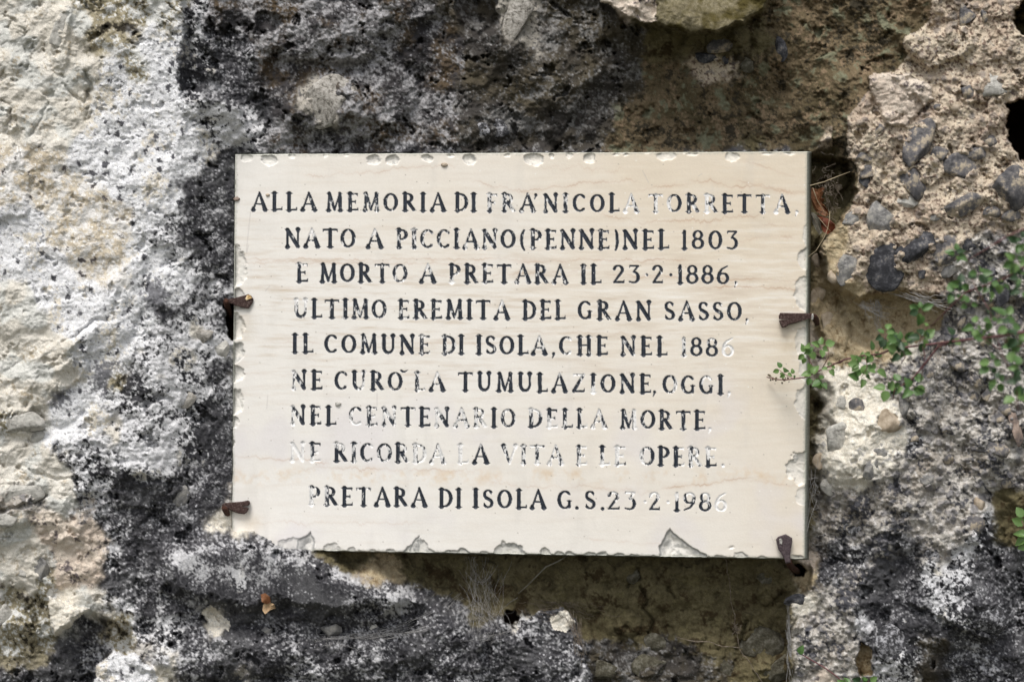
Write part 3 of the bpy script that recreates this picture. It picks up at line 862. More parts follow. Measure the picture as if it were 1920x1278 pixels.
def foot(x, y, s=1, r=0.17):
    """small bracketed serif at a stem's end"""
    return [(x - r, y + s * 0.025, x + r, y + s * 0.025, 0.028, 0.028), (x, y + s * 0.04, x, y + s * 0.14, 0.135, 0.085)]


def stem(x, w=TH, y0=0.03, y1=0.97, f=True):
    return [(x, y0, x, y1, w, w)] + (foot(x, 0) + foot(x, 1, -1) if f else [])


G = {}
G['I'] = (0.36, stem(0.18))
G['L'] = (0.60, stem(0.18) + [(0.18, 0.05, 0.58, 0.06, 0.05, 0.055), (0.57, 0.06, 0.60, 0.20, 0.045, 0.02)])
G['E'] = (0.66, stem(0.18) + [(0.18, 0.05, 0.60, 0.06, 0.05, 0.06), (0.60, 0.06, 0.63, 0.18, 0.045, 0.02), (0.18, 0.95, 0.58, 0.95, 0.05, 0.055),
                              (0.58, 0.94, 0.60, 0.84, 0.045, 0.02), (0.18, 0.51, 0.48, 0.51, 0.045, 0.05), (0.49, 0.59, 0.49, 0.43, 0.03, 0.03)])
G['F'] = (0.62, stem(0.18) + [(0.18, 0.95, 0.58, 0.95, 0.05, 0.055), (0.58, 0.94, 0.60, 0.84, 0.045, 0.02), (0.18, 0.51, 0.46, 0.51, 0.045, 0.05),
                              (0.47, 0.59, 0.47, 0.43, 0.03, 0.03)])
G['T'] = (0.82, [(0.41, 0.03, 0.41, 0.95, TH, TH)] + foot(0.41, 0) + [(0.05, 0.95, 0.77, 0.95, 0.055, 0.055), (0.05, 0.95, 0.02, 0.84, 0.045, 0.02),
                                                                        (0.77, 0.95, 0.80, 0.84, 0.045, 0.02)])
G['H'] = (0.86, stem(0.18) + stem(0.68) + [(0.18, 0.52, 0.68, 0.52, 0.05, 0.05)])
G['A'] = (0.90, [(0.12, 0.04, 0.46, 1.0, 0.06, 0.05), (0.46, 1.0, 0.78, 0.04, 0.06, 0.125), (0.25, 0.36, 0.66, 0.36, 0.045, 0.045)]
          + foot(0.12, 0, 1, 0.13) + foot(0.78, 0, 1, 0.15))
G['V'] = (0.86, [(0.10, 0.96, 0.43, 0.02, 0.12, 0.06), (0.43, 0.02, 0.76, 0.96, 0.05, 0.055)] + foot(0.10, 1, -1, 0.14) + foot(0.76, 1, -1, 0.13))
G['M'] = (0.98, [(0.16, 0.03, 0.20, 0.97, 0.075, 0.075), (0.80, 0.97, 0.83, 0.03, 0.10, 0.10), (0.20, 0.97, 0.50, 0.06, 0.11, 0.07), (0.50, 0.06, 0.80, 0.97, 0.05, 0.055)]
          + foot(0.16, 0, 1, 0.15) + foot(0.83, 0, 1, 0.16) + [(0.06, 0.97, 0.28, 0.97, 0.028, 0.028), (0.72, 0.97, 0.92, 0.97, 0.028, 0.028)])
G['N'] = (0.88, [(0.15, 0.03, 0.15, 0.97, 0.06, 0.06), (0.73, 0.03, 0.73, 0.97, 0.06, 0.06), (0.15, 0.95, 0.72, 0.06, 0.11, 0.11)]
          + foot(0.15, 0, 1, 0.13) + foot(0.73, 1, -1, 0.13) + [(0.02, 0.97, 0.22, 0.97, 0.03, 0.03)])
G['U'] = (0.84, [(0.17, 0.97, 0.17, 0.36, 0.10, 0.10), (0.68, 0.97, 0.68, 0.36, 0.065, 0.065)] + foot(0.17, 1, -1, 0.15) + foot(0.68, 1, -1, 0.14)
          + arc(0.425, 0.36, 0.255, 0.31, 180, 360, 0.10, 0.065, 10))
G['O'] = (0.84, arc(0.42, 0.5, 0.32, 0.45, 0, 360, 0.055, 0.10, 22, True))
G['0'] = (0.80, arc(0.40, 0.5, 0.29, 0.45, 0, 360, 0.055, 0.095, 22, True))
G['C'] = (0.76, arc(0.42, 0.5, 0.32, 0.45, 52, 308, 0.055, 0.10, 16, True) + [(0.60, 0.88, 0.66, 0.80, 0.06, 0.06), (0.60, 0.12, 0.67, 0.20, 0.05, 0.03)])
G['G'] = (0.82, arc(0.42, 0.5, 0.32, 0.45, 52, 318, 0.055, 0.10, 16, True) + [(0.60, 0.88, 0.66, 0.80, 0.06, 0.06), (0.66, 0.10, 0.66, 0.42, 0.08, 0.08),
                                                                                (0.54, 0.44, 0.78, 0.44, 0.028, 0.028)])
G['D'] = (0.80, stem(0.18) + [(0.18, 0.95, 0.36, 0.95, 0.05, 0.05), (0.18, 0.05, 0.36, 0.05, 0.05, 0.05)] + arc(0.34, 0.5, 0.36, 0.45, -90, 90, 0.055, 0.10, 14, True))
G['P'] = (0.68, stem(0.18) + [(0.18, 0.95, 0.34, 0.95, 0.05, 0.05), (0.18, 0.46, 0.34, 0.46, 0.045, 0.045)] + arc(0.33, 0.705, 0.24, 0.245, -90, 90, 0.05, 0.10, 12, True))
G['R'] = (0.80, stem(0.18) + [(0.18, 0.95, 0.34, 0.95, 0.05, 0.05), (0.18, 0.50, 0.36, 0.50, 0.045, 0.045)] + arc(0.33, 0.725, 0.23, 0.225, -90, 90, 0.05, 0.095, 12, True)
          + [(0.36, 0.50, 0.66, 0.07, 0.10, 0.10), (0.64, 0.04, 0.80, 0.03, 0.05, 0.025)])
G['S'] = (0.62, arc(0.31, 0.73, 0.20, 0.22, 35, 235, 0.05, 0.085, 10, True) + [(0.20, 0.56, 0.44, 0.42, 0.095, 0.095)]
          + arc(0.31, 0.26, 0.22, 0.22, 55, -145, 0.05, 0.09, 10, True) + [(0.47, 0.85, 0.49, 0.76, 0.045, 0.03), (0.12, 0.14, 0.10, 0.26, 0.045, 0.03)])
G['Z'] = (0.80, [(0.12, 0.95, 0.68, 0.95, 0.05, 0.05), (0.12, 0.95, 0.08, 0.82, 0.04, 0.02), (0.67, 0.94, 0.12, 0.06, 0.085, 0.095), (0.10, 0.05, 0.68, 0.05, 0.055, 0.055),
                 (0.68, 0.06, 0.73, 0.20, 0.045, 0.02)])
G['1'] = (0.40, [(0.22, 0.03, 0.22, 0.95, 0.09, 0.09), (0.22, 0.97, 0.10, 0.84, 0.05, 0.03)] + foot(0.22, 0))
G['2'] = (0.70, arc(0.34, 0.72, 0.23, 0.23, 165, -20, 0.05, 0.09, 12, True) + [(0.55, 0.64, 0.12, 0.07, 0.085, 0.06), (0.10, 0.06, 0.62, 0.06, 0.06, 0.06), (0.62, 0.07, 0.66, 0.18, 0.045, 0.02)])
G['3'] = (0.66, [(0.10, 0.95, 0.56, 0.95, 0.05, 0.05), (0.10, 0.95, 0.07, 0.85, 0.04, 0.02), (0.55, 0.94, 0.30, 0.62, 0.06, 0.05)]
          + arc(0.31, 0.33, 0.25, 0.29, 92, -95, 0.05, 0.095, 12, True) + [(0.30, 0.04, 0.07, 0.09, 0.055, 0.045)])
G['6'] = (0.74, arc(0.37, 0.31, 0.26, 0.27, 0, 360, 0.05, 0.09, 18, True) + [(0.11, 0.32, 0.16, 0.58, 0.09, 0.085), (0.16, 0.58, 0.30, 0.80, 0.085, 0.06),
                                                                              (0.30, 0.80, 0.62, 0.97, 0.06, 0.04)])
G['9'] = (0.74, arc(0.37, 0.69, 0.26, 0.27, 0, 360, 0.05, 0.09, 18, True) + [(0.63, 0.68, 0.58, 0.42, 0.09, 0.085), (0.58, 0.42, 0.42, 0.18, 0.085, 0.06),
                                                                              (0.42, 0.18, 0.08, 0.04, 0.06, 0.04)])
G['8'] = (0.72, arc(0.36, 0.735, 0.21, 0.22, 0, 360, 0.05, 0.08, 16, True) + arc(0.36, 0.28, 0.26, 0.25, 0, 360, 0.055, 0.09, 18, True))
G['('] = (0.34, arc(0.42, 0.45, 0.30, 0.60, 118, 242, 0.035, 0.085, 10, True))
G[')'] = (0.34, arc(-0.08, 0.45, 0.30, 0.60, 62, -62, 0.035, 0.085, 10, True))
G[','] = (0.22, [(0.12, 0.05, 0.12, 0.06, 0.085, 0.085), (0.15, 0.03, 0.05, -0.17, 0.06, 0.03)])
G['.'] = (0.22, [(0.11, 0.06, 0.111, 0.06, 0.10, 0.10)])
G['*'] = (0.22, [(0.11, 0.48, 0.111, 0.48, 0.085, 0.085)])
G["'"] = (0.22, [(0.11, 0.95, 0.111, 0.95, 0.085, 0.085), (0.15, 0.93, 0.04, 0.72, 0.06, 0.03)])
G['~'] = (0.40, [(0.04, 1.10, 0.10, 1.04, 0.06, 0.06), (0.10, 1.04, 0.22, 1.02, 0.06, 0.05), (0.22, 1.02, 0.38, 1.12, 0.05, 0.02)])

# per line: (x at left, baseline there), (x at right, baseline there), cap height; then (text, x from, x to, paint left 0-9, which side keeps it)
LINES = [
    ((475, 395), (1480, 399), 33.5, [("ALLA", 471, 594, "9998", "...."), ("MEMORIA", 611, 836, "8768989", "......."), ("DI", 852, 894, "89", ".."),
                                     ("FRA", 912, 1004, "446", "..."), ("'", 1001, 1008, "9", "."), ("NICOLA", 1018, 1198, "759991", ".....r"),
                                     ("TORRETTA", 1216, 1481, "26539954", ".r.r..lr"), (",", 1490, 1497, "1", ".")]),
    ((534, 464), (1383, 467.6), 35, [("NATO", 534, 667, "8497", ".b.."), ("A", 686, 719, "7", "b"), ("PICCIANO", 742, 967, "64667668", "........"), ("(", 974, 985, "8", "."),
                                     ("PENNE", 993, 1143, "68887", "....."), (")", 1153, 1160, "8", "."), ("NEL", 1167, 1254, "999", "..."), ("1803", 1276, 1384, "9899", "....")]),
    ((555, 528.5), (1380, 532.5), 34.5, [("E", 555, 578, "8", "b"), ("MORTO", 599, 764, "99965", "....."), ("A", 786, 818, "6", "b"), ("PRETARA", 841, 1065, "5869676", "t......"),
                                         ("IL", 1088, 1127, "88", ".."), ("23", 1148, 1200, "98", ".."), ("*", 1209, 1217, "1", "."), ("2", 1222, 1244, "8", "."), ("*", 1254, 1262, "9", "."),
                                         ("1886", 1268, 1368, "8999", "...."), (",", 1376, 1383, "5", ".")]),
    ((550, 595.5), (1400, 601), 34.5, [("ULTIMO", 550, 725, "498867", "b....."), ("EREMITA", 746, 956, "6788995", "......b"), ("DEL", 979, 1060, "888", "..."), ("GRAN", 1083, 1222, "9899", "...."),
                                       ("SASSO", 1245, 1391, "98978", "....."), (",", 1397, 1404, "4", "l")]),
    ((547, 661), (1377, 668), 34.5, [("IL", 547, 587, "98", ".."), ("COMUNE", 608, 807, "997995", "......"), ("DI", 828, 871, "68", ".."), ("ISOLA", 892, 1026, "67995", "....b"),
                                     (",", 1034, 1042, "7", "."), ("CHE", 1048, 1140, "579", "l.."), ("NEL", 1163, 1251, "799", "..."), ("1886", 1275, 1377, "3970", "..b.")]),
    ((546, 729.5), (1357, 738.5), 34.5, [("NE", 546, 605, "69", "r."), ("CURO", 627, 755, "8687", "ll.."), ("~", 751, 765, "9", "."), ("LA", 776, 835, "45", ".b"),
                                         ("TUMULAZIONE", 859, 1221, "89899765879", ".....bbt..."), (",", 1223, 1231, "9", "."), ("OGGI", 1242, 1357, "6768", "l.b."), (",", 1363, 1370, "0", ".")]),
    ((545, 795.5), (1323, 805), 34.5, [("NEL", 544, 630, "579", "r.."), ("CENTENARIO", 654, 967, "2537953395", "t....r...."), ("DELLA", 990, 1138, "54543", "bt.l."),
                                       ("MORTE", 1162, 1323, "58769", "lr..."), (",", 1327, 1335, "0", ".")]),
    ((543, 864), (1344, 874), 35, [("NE", 543, 602, "04", ".t"), ("RICORDA", 625, 836, "7566622", "b.l.l.."), ("LA", 857, 917, "18", ".b"), ("VITA", 941, 1057, "2332", "l..."), ("E", 1080, 1101, "2", "l"),
                                   ("LE", 1123, 1174, "41", "t."), ("OPERE", 1199, 1344, "59634", "r.l.b"), (".", 1352, 1359, "1", ".")]),
    ((578, 946.5), (1363, 958.5), 34.5, [("PRETARA", 578, 801, "4786999", "rr....."), ("DI", 822, 866, "99", ".."), ("ISOLA", 886, 1024, "99999", "....."), ("G", 1045, 1073, "9", "."), (".", 1078, 1086, "9", "."),
                                         ("S", 1096, 1117, "9", "."), (".", 1126, 1133, "9", "."), ("23", 1138, 1193, "75", "bb"), ("*", 1206, 1213, "0", "."), ("2", 1216, 1238, "4", "b"),
                                         ("*", 1249, 1256, "0", "."), ("1986", 1262, 1364, "4560", "bbb.")]),
]

# ------------------------------------------------------------------ the slab
NU, NV = 896, 634
u = np.linspace(0, 1, NU, dtype=np.float32)
v = np.linspace(0, 1, NV, dtype=np.float32)
U, V = np.meshgrid(u, v)
(tlx, tly), (trx, try_), (brx, bry), (blx, bly) = PLAQUE
PX = (tlx * (1 - U) + trx * U) * (1 - V) + (blx * (1 - U) + brx * U) * V
PY = (tly * (1 - U) + try_ * U) * (1 - V) + (bly * (1 - U) + bry * U) * V
# irregular edges
edge_l = np.exp(-((PX - 440) / 14) ** 2)
PX += edge_l * (2.0 * fbm(PY, PY * 0, 60, 3, 0.6, 71) + 1.6 * fbm(PY, PY * 0, 14, 2, 0.6, 72) - 1)
PY += np.exp(-((V - 1) * 750 / 8) ** 2) * (1.0 * fbm(PX, PX * 0, 18, 3, 0.7, 73))
PY += np.exp(-(V * 750 / 6) ** 2) * (0.8 * fbm(PX, PX * 0, 22, 3, 0.7, 74))
SH = 0.05 * (PX - 960)
rel = np.zeros_like(PX)
chip_dark = np.zeros_like(PX)
fresh = np.zeros_like(PX)

CHIPS = [(462, 296, 13, 8, 4, .8), (505, 300, 17, 11, 5, .7), (547, 293, 9, 6, 3, .7), (610, 292, 5, 5, 2, .7), (700, 300, 16, 10, 5, .5), (735, 300, 14, 11, 6, .8), (802, 297, 13, 7, 5, .9),
         (880, 299, 15, 11, 5, .7), (846, 291, 9, 4, 3, .7), (1000, 299, 22, 13, 6, .7), (1034, 292, 6, 6, 4, 1), (1067, 291, 8, 7, 4, 1), (1106, 297, 13, 11, 5, .9), (1155, 290, 8, 4, 3, .8),
         (1172, 290, 6, 4, 3, .8), (1250, 292, 21, 9, 3, .6), (1372, 294, 16, 10, 3, .4), (1300, 289, 12, 4, 2, .8), (1440, 288, 16, 4, 2, .8), (1480, 287, 14, 4, 2, .8),
         (444, 500, 20, 40, 7, .35), (444, 560, 16, 22, 7, .3), (440, 612, 22, 26, 9, .5), (440, 660, 20, 22, 8, .6), (438, 700, 22, 16, 8, .5), (438, 752, 20, 28, 8, .2), (436, 790, 14, 12, 6, .6), (434, 830, 8, 8, 4, .4),
         (1512, 485, 18, 22, 4, .7), (1512, 550, 24, 34, 4, .4), (1512, 640, 22, 30, 4, .5), (1512, 690, 17, 24, 3, .4), (1512, 752, 22, 34, 3.5, .4), (1510, 878, 36, 32, 7, .5), (1510, 930, 18, 20, 2, .3),
         (1512, 440, 8, 22, 2, .3), (546, 1032, 32, 24, 5, .4), (623, 1032, 18, 16, 4, .3), (660, 1032, 9, 9, 3, .6), (700, 1034, 7, 6, 3, .7), (732, 1036, 11, 9, 4, .9), (790, 1036, 17, 26, 6, .6),
         (770, 1036, 14, 16, 5, .9), (803, 1037, 14, 9, 4, .9), (845, 1037, 14, 8, 4, .9), (868, 1038, 15, 11, 5, .9), (905, 1039, 8, 6, 3, .8), (955, 1042, 31, 28, 8, .7), (1022, 1040, 10, 16, 6, .8),
         (1048, 1041, 11, 9, 5, 1), (1070, 1042, 13, 10, 5, 1), (1105, 1042, 14, 8, 5, .9), (1130, 1042, 12, 10, 5, .9), (1160, 1043, 12, 8, 4, .9), (1185, 1044, 12, 7, 4, .8),
         (1372, 1026, 7, 4, 2, 1), (1390, 1046, 18, 13, 3, .6), (1348, 1046, 12, 7, 3, .6), (1430, 1047, 16, 6, 3, .7), (1495, 1048, 14, 9, 4, .9), (650, 290, 7, 3, 2, .8), (950, 291, 8, 4, 2, .9),
         (576, 300, 4, 4, 0, 0)]
for _ in range(34):
    cxr = RS.uniform(450, 1500)
    CHIPS.append((cxr, 1029 + (cxr - 440) * 0.0168 + 1, RS.uniform(3, 8), RS.uniform(3, 6), RS.uniform(2, 4), RS.uniform(.3, 1)))
for _ in range(14):
    cxr = RS.uniform(450, 1500)
    CHIPS.append((cxr, 289 - (cxr - 440) * 0.0045, RS.uniform(3, 8), RS.uniform(2, 4), RS.uniform(1, 3), RS.uniform(.3, 1)))
cw = PX + 4.5 * fbm(PX, PY, 18, 3, 0.5, 75)
ch = PY + 3.5 * fbm(PX, PY, 15, 3, 0.5, 76)
rip = fbm(PX, PY, 15, 3, 0.5, 77)
for (cx, cy, rx, ry, dp_, dk) in CHIPS:
    if dp_ == 0: continue
    i0 = max(0, int((cy - ry - 12 - 280) / 1.21)); i1 = min(NV, int((cy + ry + 14 - 280) / 1.15) + 6)
    j0 = max(0, int((cx - rx - 14 - 432) / 1.21) - 6); j1 = min(NU, int((cx + rx + 14 - 432) / 1.17) + 8)
    if i1 <= i0 or j1 <= j0: continue
    s = (slice(i0, i1), slice(j0, j1))
    r = np.hypot((cw[s] - cx) / rx, (ch[s] - cy) / ry) + 0.26 * rip[s]
    m = sstep(1.0, 1.0 - 2.2 / min(rx, ry), r)
    dep = m * dp_ * (0.35 + 0.65 * (1 - np.clip(r, 0, 1) ** 2) + 0.05 * np.sin(r * 11 + 4 * rip[s]) + 0.08 * rip[s])
    rel[s] = np.minimum(rel[s], -dep)
    fresh[s] = np.maximum(fresh[s], m)
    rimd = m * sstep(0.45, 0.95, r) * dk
    chip_dark[s] = np.maximum(chip_dark[s], rimd * sstep(-0.15, 0.25, rip[s] + 0.15) * 0.8 + m * dk * sstep(0.12, 0.4, rip[s]) * 0.6)
# the two big broken-out triangles at the bottom edge
for pts, dp_ in (([(1257, 988), (1268, 1000), (1280, 1012), (1300, 1026), (1324, 1040), (1332, 1060), (1236, 1060), (1237, 1022), (1246, 1003)], 9),
                 ([(583, 994), (590, 1016), (591, 1045), (553, 1045), (556, 1012), (572, 1004)], 7),
                 ([(787, 1002), (778, 1010), (768, 1028), (770, 1045), (787, 1045)], 5)):
    d = poly_sdf(cw, ch, pts)
    m = sstep(0.6, -1.8, d)
    rel = np.minimum(rel, -m * (dp_ * (0.55 + 0.45 * sstep(0, -16, d)) + 0.7 * np.sin(d * 0.35 + 3 * rip)))
    fresh = np.maximum(fresh, m)
    chip_dark = np.maximum(chip_dark, m * sstep(-7, -1, d) * 0.9)
    chip_dark = np.maximum(chip_dark, m * sstep(0.0, 0.3, rip + 0.2 * perlin(PX, PY, 5, 78)) * 0.55)

# letters: groove, owner id and paint
lid = np.zeros((NV, NU), dtype=np.int32)
groove = np.zeros_like(PX)
paint = np.zeros_like(PX)
bare = np.zeros_like(PX)
lsd = np.full(PX.shape, 99, dtype=np.float32)
pn = fbm(PX * 1.5, PY * 0.65, 9, 3, 0.65, 80) * 1.7
pn2 = fbm(PX, PY, 5, 2, 0.6, 81)
wob_x = 0.3 * perlin(PX, PY, 9, 82); wob_y = 0.3 * perlin(PX, PY, 9, 83)
letters = []
for (xa, ya), (xb, yb), cap, words in LINES:
    for text, x0, x1, amt, side in words:
        ws = [G[c][0] for c in text]
        n = len(text)
        if n == 1:
            kx = (x1 - x0) / ws[0] if text not in ",.*'" else cap
            places = [x0]
            gapx = 0
        else:
            kx = cap * 0.97
            gapx = ((x1 - x0) - kx * sum(ws)) / (n - 1)
            if gapx < 0.5:
                kx = ((x1 - x0) - 1.0 * (n - 1)) / sum(ws); gapx = 1.0
            if gapx > cap * 0.22:
                kx = ((x1 - x0) - cap * 0.22 * (n - 1)) / sum(ws); gapx = cap * 0.22
            kx = min(kx, cap * 1.12)
            gapx = ((x1 - x0) - kx * sum(ws)) / (n - 1)
            places = []
            cx = x0
            for w_ in ws:
                places.append(cx); cx += w_ * kx + gapx
        for c, gx0, gw, am, sd in zip(text, places, ws, amt, side):
            base_y = ya + (yb - ya) * (gx0 - xa) / (xb - xa) + random.uniform(-.5, .5)
            lx0, lx1 = gx0 - 7, gx0 + gw * kx + 7
            j0 = max(0, int((lx0 - 446) / 1.202) - 4); j1 = min(NU, int((lx1 - 432) / 1.19) + 4)
            i0 = max(0, int((base_y - cap * 1.25 - 292) / 1.21) - 3); i1 = min(NV, int((base_y + cap * 0.3 - 284) / 1.16) + 3)
            s = (slice(i0, i1), slice(j0, j1))
            lx = PX[s] + wob_x[s] - gx0
            ly = base_y - (PY[s] + wob_y[s])
            dmin = np.full(lx.shape, 99, dtype=np.float32)
            for (p0x, p0y, p1x, p1y, h0, h1) in G[c][1]:
                p0x *= kx; p1x *= kx; p0y *= cap; p1y *= cap
                ex, ey = p1x - p0x, p1y - p0y
                t = np.clip(((lx - p0x) * ex + (ly - p0y) * ey) / (ex * ex + ey * ey + 1e-6), 0, 1)
                dmin = np.minimum(dmin, np.hypot(lx - p0x - t * ex, ly - p0y - t * ey) - (h0 + (h1 - h0) * t) * cap * 1.04)
            better = dmin < lsd[s]
            lsd[s] = np.where(better, dmin, lsd[s])
            k = len(letters) + 1
            lid[s] = np.where(better & (dmin < 1.7), k, lid[s])
            a_ = int(am) / 9.0
            uu = np.clip(lx / (gw * kx), 0, 1); vv = np.clip(ly / cap, 0, 1)
            bias = {'.': 0, 'r': uu - 0.5, 'l': 0.5 - uu, 't': vv - 0.5, 'b': 0.5 - vv}[sd] * 1.5
            thr = (a_ - 0.5) * 1.35 + 0.06 + bias
            if a_ >= 1.0: thr = thr + 0.35
            if a_ <= 0.01: thr = thr - 3
            pm = sstep(-0.16, 0.06, thr - pn[s])
            pm = pm * sstep(0.35, -0.35, dmin + 0.28 * pn2[s] * (1.25 - a_))
            inside = better & (dmin < 1.2)
            paint[s] = np.where(inside, pm, paint[s])
            letters.append((c, k))
groove = np.clip(-lsd, 0, 2.4) * 0.78
rel_l = -groove
rel = rel + rel_l
rel += 0.35 * fbm(PX, PY, 40, 3, 0.5, 84)

# slab pigment: banded cream limestone, warmer to the upper right
warm = sstep(-0.25, 1.1, (PX - 440) / 1075 - 0.55 * (PY - 285) / 760 + 0.25 * fbm(PX, PY, 260, 2, 0.5, 85))
sc_ = mixc((.80, .775, .735), (.70, .61, .485), warm)
bandn = fbm(PX * 0.10, PY + 5 * fbm(PX, PY, 200, 2, 0.5, 86), 11, 4, 0.65, 87)
bmask = np.exp(-((PY - 575) / 150) ** 2) * 1.25 + 0.30
sc_ = mixc(sc_, (.62, .535, .44), np.clip(bandn * 1.1, 0, 1) * bmask)
sc_ = mixc(sc_, (.83, .80, .75), np.clip(-bandn * 1.0, 0, 1) * bmask)
sc_ = mixc(sc_, (.70, .67, .69), 0.5 * sstep(0.0, 0.5, fbm(PX, PY, 130, 3, 0.5, 88)) * sstep(640, 800, PY))
saw = 5.0 * fbm(PX, PX * 0 + 3, 34, 5, 0.72, 89)
saw2 = 5.0 * fbm(PX, PX * 0 + 9, 26, 5, 0.74, 90)
VEINS = [(486, 430, 1010, .00, 6, .35, 1), (492, 430, 900, .006, 6, .30, 2), (490, 960, 1300, -.01, 6, .45, 1), (537, 1290, 1515, .02, 5, .6, 2), (515, 1140, 1510, .03, 5, .4, 1),
         (520, 740, 1100, -.03, 7, .22, 2), (330, 560, 860, -.07, 9, .30, 1), (338, 880, 1015, .22, 7, .35, 2), (358, 960, 1200, -.09, 8, .40, 1), (356, 1190, 1300, -.10, 8, .45, 2),
         (335, 1290, 1515, .12, 10, .45, 1), (340, 1380, 1510, .19, 6, .40, 2), (402, 1120, 1210, .16, 6, .35, 1), (418, 1200, 1440, -.05, 10, .50, 2), (420, 1420, 1500, .05, 6, .35, 1),
         (445, 1460, 1500, .0, 4, .30, 2), (640, 480, 960, .01, 5, .20, 1), (623, 970, 1300, .01, 5, .20, 2), (700, 440, 900, .01, 6, .12, 1), (855, 430, 620, .05, 8, .40, 1), (876, 560, 900, .02, 9, .30, 2),
         (905, 900, 1230, .05, 9, .22, 1), (916, 1240, 1420, -.12, 6, .45, 2), (900, 1400, 1500, .10, 6, .30, 1), (980, 460, 800, .0, 8, .15, 2), (1010, 1080, 1250, .06, 5, .15, 1), (310, 980, 1180, .05, 12, .20, 2),
         (300, 1390, 1500, .30, 5, .30, 1), (380, 470, 560, .4, 3, .10, 1), (452, 1380, 1500, -.12, 8, .25, 1)]
for y0, xs, xe, slope, amp, st, wv in VEINS:
    yl = y0 + slope * (PX - xs) + (saw if wv == 1 else saw2) * amp / 3.2
    m = np.exp(-((PY - yl) / 1.3) ** 2) + 0.35 * np.exp(-((PY - yl) / 5.0) ** 2)
    m *= sstep(xs - 10, xs + 30, PX) * sstep(xe + 10, xe - 30, PX) * (0.55 + 0.9 * np.clip(perlin(PX, PY * 0 + y0, 30, 91) + 0.3, 0, 1))
    sc_ = mixc(sc_, (.50, .33, .22), m * st * 0.85)
ora = np.exp(-((PY - 893 - 6 * perlin(PX, PY * 0, 90, 92)) / 14) ** 2) * np.clip(0.1 + fbm(PX, PY, 46, 4, 0.7, 93) * 2.2, 0, 1)
sc_ = mixc(sc_, (.66, .50, .33), ora * 0.65)
s1, s2, sid = worley(PX, PY, 21, 31)
sc_ = mixc(sc_, (.30, .26, .22), sstep(0.075, 0.03, s1) * (_rnd[sid][..., 0] < 0.12) * 0.7)
sc_ = mixc(sc_, (.84, .82, .78), sstep(0.07, 0.03, s1) * (_rnd[sid][..., 0] > 0.93))
# faint pencil-like scratches
for pts in ([(470, 395), (462, 470)], [(466, 460), (462, 475)], [(502, 742), (500, 766)], [(498, 545), (506, 536)], [(707, 738), (707, 760)], [(1205, 320), (1216, 342)], [(1446, 1005), (1452, 1018)], [(1310, 330), (1316, 326)]):
    d = line_dist(PX, PY, pts)
    sc_ = mixc(sc_, (.45, .42, .40), np.exp(-(d / 0.9) ** 2) * 0.45)
sc_ = mixc(sc_, (.78, .76, .715), fresh * 0.6)
sc_ = mixc(sc_, (.15, .165, .175), np.clip(chip_dark * 1.15, 0, 1) * 0.68)  # darker grey over chip rims and hollows
# rust and grime weeping from the clamps, and thin grey washes
for gx_, gy_, ga, gb, gv in ((462, 612, 16, 26, .35), (470, 978, 22, 18, .45), (1478, 640, 20, 22, .5), (1486, 1025, 16, 16, .3)):
    sc_ = mixc(sc_, (.50, .40, .26), gv * np.exp(-((PX - gx_) / ga) ** 2 - ((PY - gy_) / gb) ** 2) * (0.6 + 0.8 * np.abs(rip)))
wash = fbm(PX, PY * 0.22, 60, 4, 0.6, 94)
sc_ = mixc(sc_, (.52, .50, .47), sstep(0.15, 0.5, wash) * 0.16 + sstep(0.2, 0.55, fbm(PX, PY, 150, 4, 0.6, 95)) * 0.12)
# grime in the margins
med = np.minimum(np.minimum(U * 1075, (1 - U) * 1075), np.minimum(V * 750, (1 - V) * 750))
sc_ = mixc(sc_, (.36, .37, .32), sstep(5, 0.5, med + 3 * pn2) * 0.5)
gm = sstep(0.5, -0.3, lsd)
sc_ = mixc(sc_, mixc((.82, .81, .80), (.60, .60, .60), sstep(-0.1, 0.5, pn2 + 0.5 * pn)), gm)
ptcol = mixc((.012, .017, .027), (.040, .048, .064), 0.3 + 1.2 * pn2)
sc_ = sc_ * (1 - (paint * gm)[..., None]) + ptcol * (paint * gm)[..., None]

x, y, z = P(PX, PY, SH + rel)
grid_co = np.stack([x, y, z], -1)
plaque = empty('memorial_plaque', PV(975, 1037, 0))
tag(plaque, 'cream limestone slab with chipped edges and an engraved black inscription, fixed to the rock', 'plaque')
pidx = np.arange(NU * NV).reshape(NV, NU)
pq = np.stack([pidx[:-1, :-1], pidx[1:, :-1], pidx[1:, 1:], pidx[:-1, 1:]], -1)
fid = np.maximum(np.maximum(lid[:-1, :-1], lid[1:, :-1]), np.maximum(lid[1:, 1:], lid[:-1, 1:]))
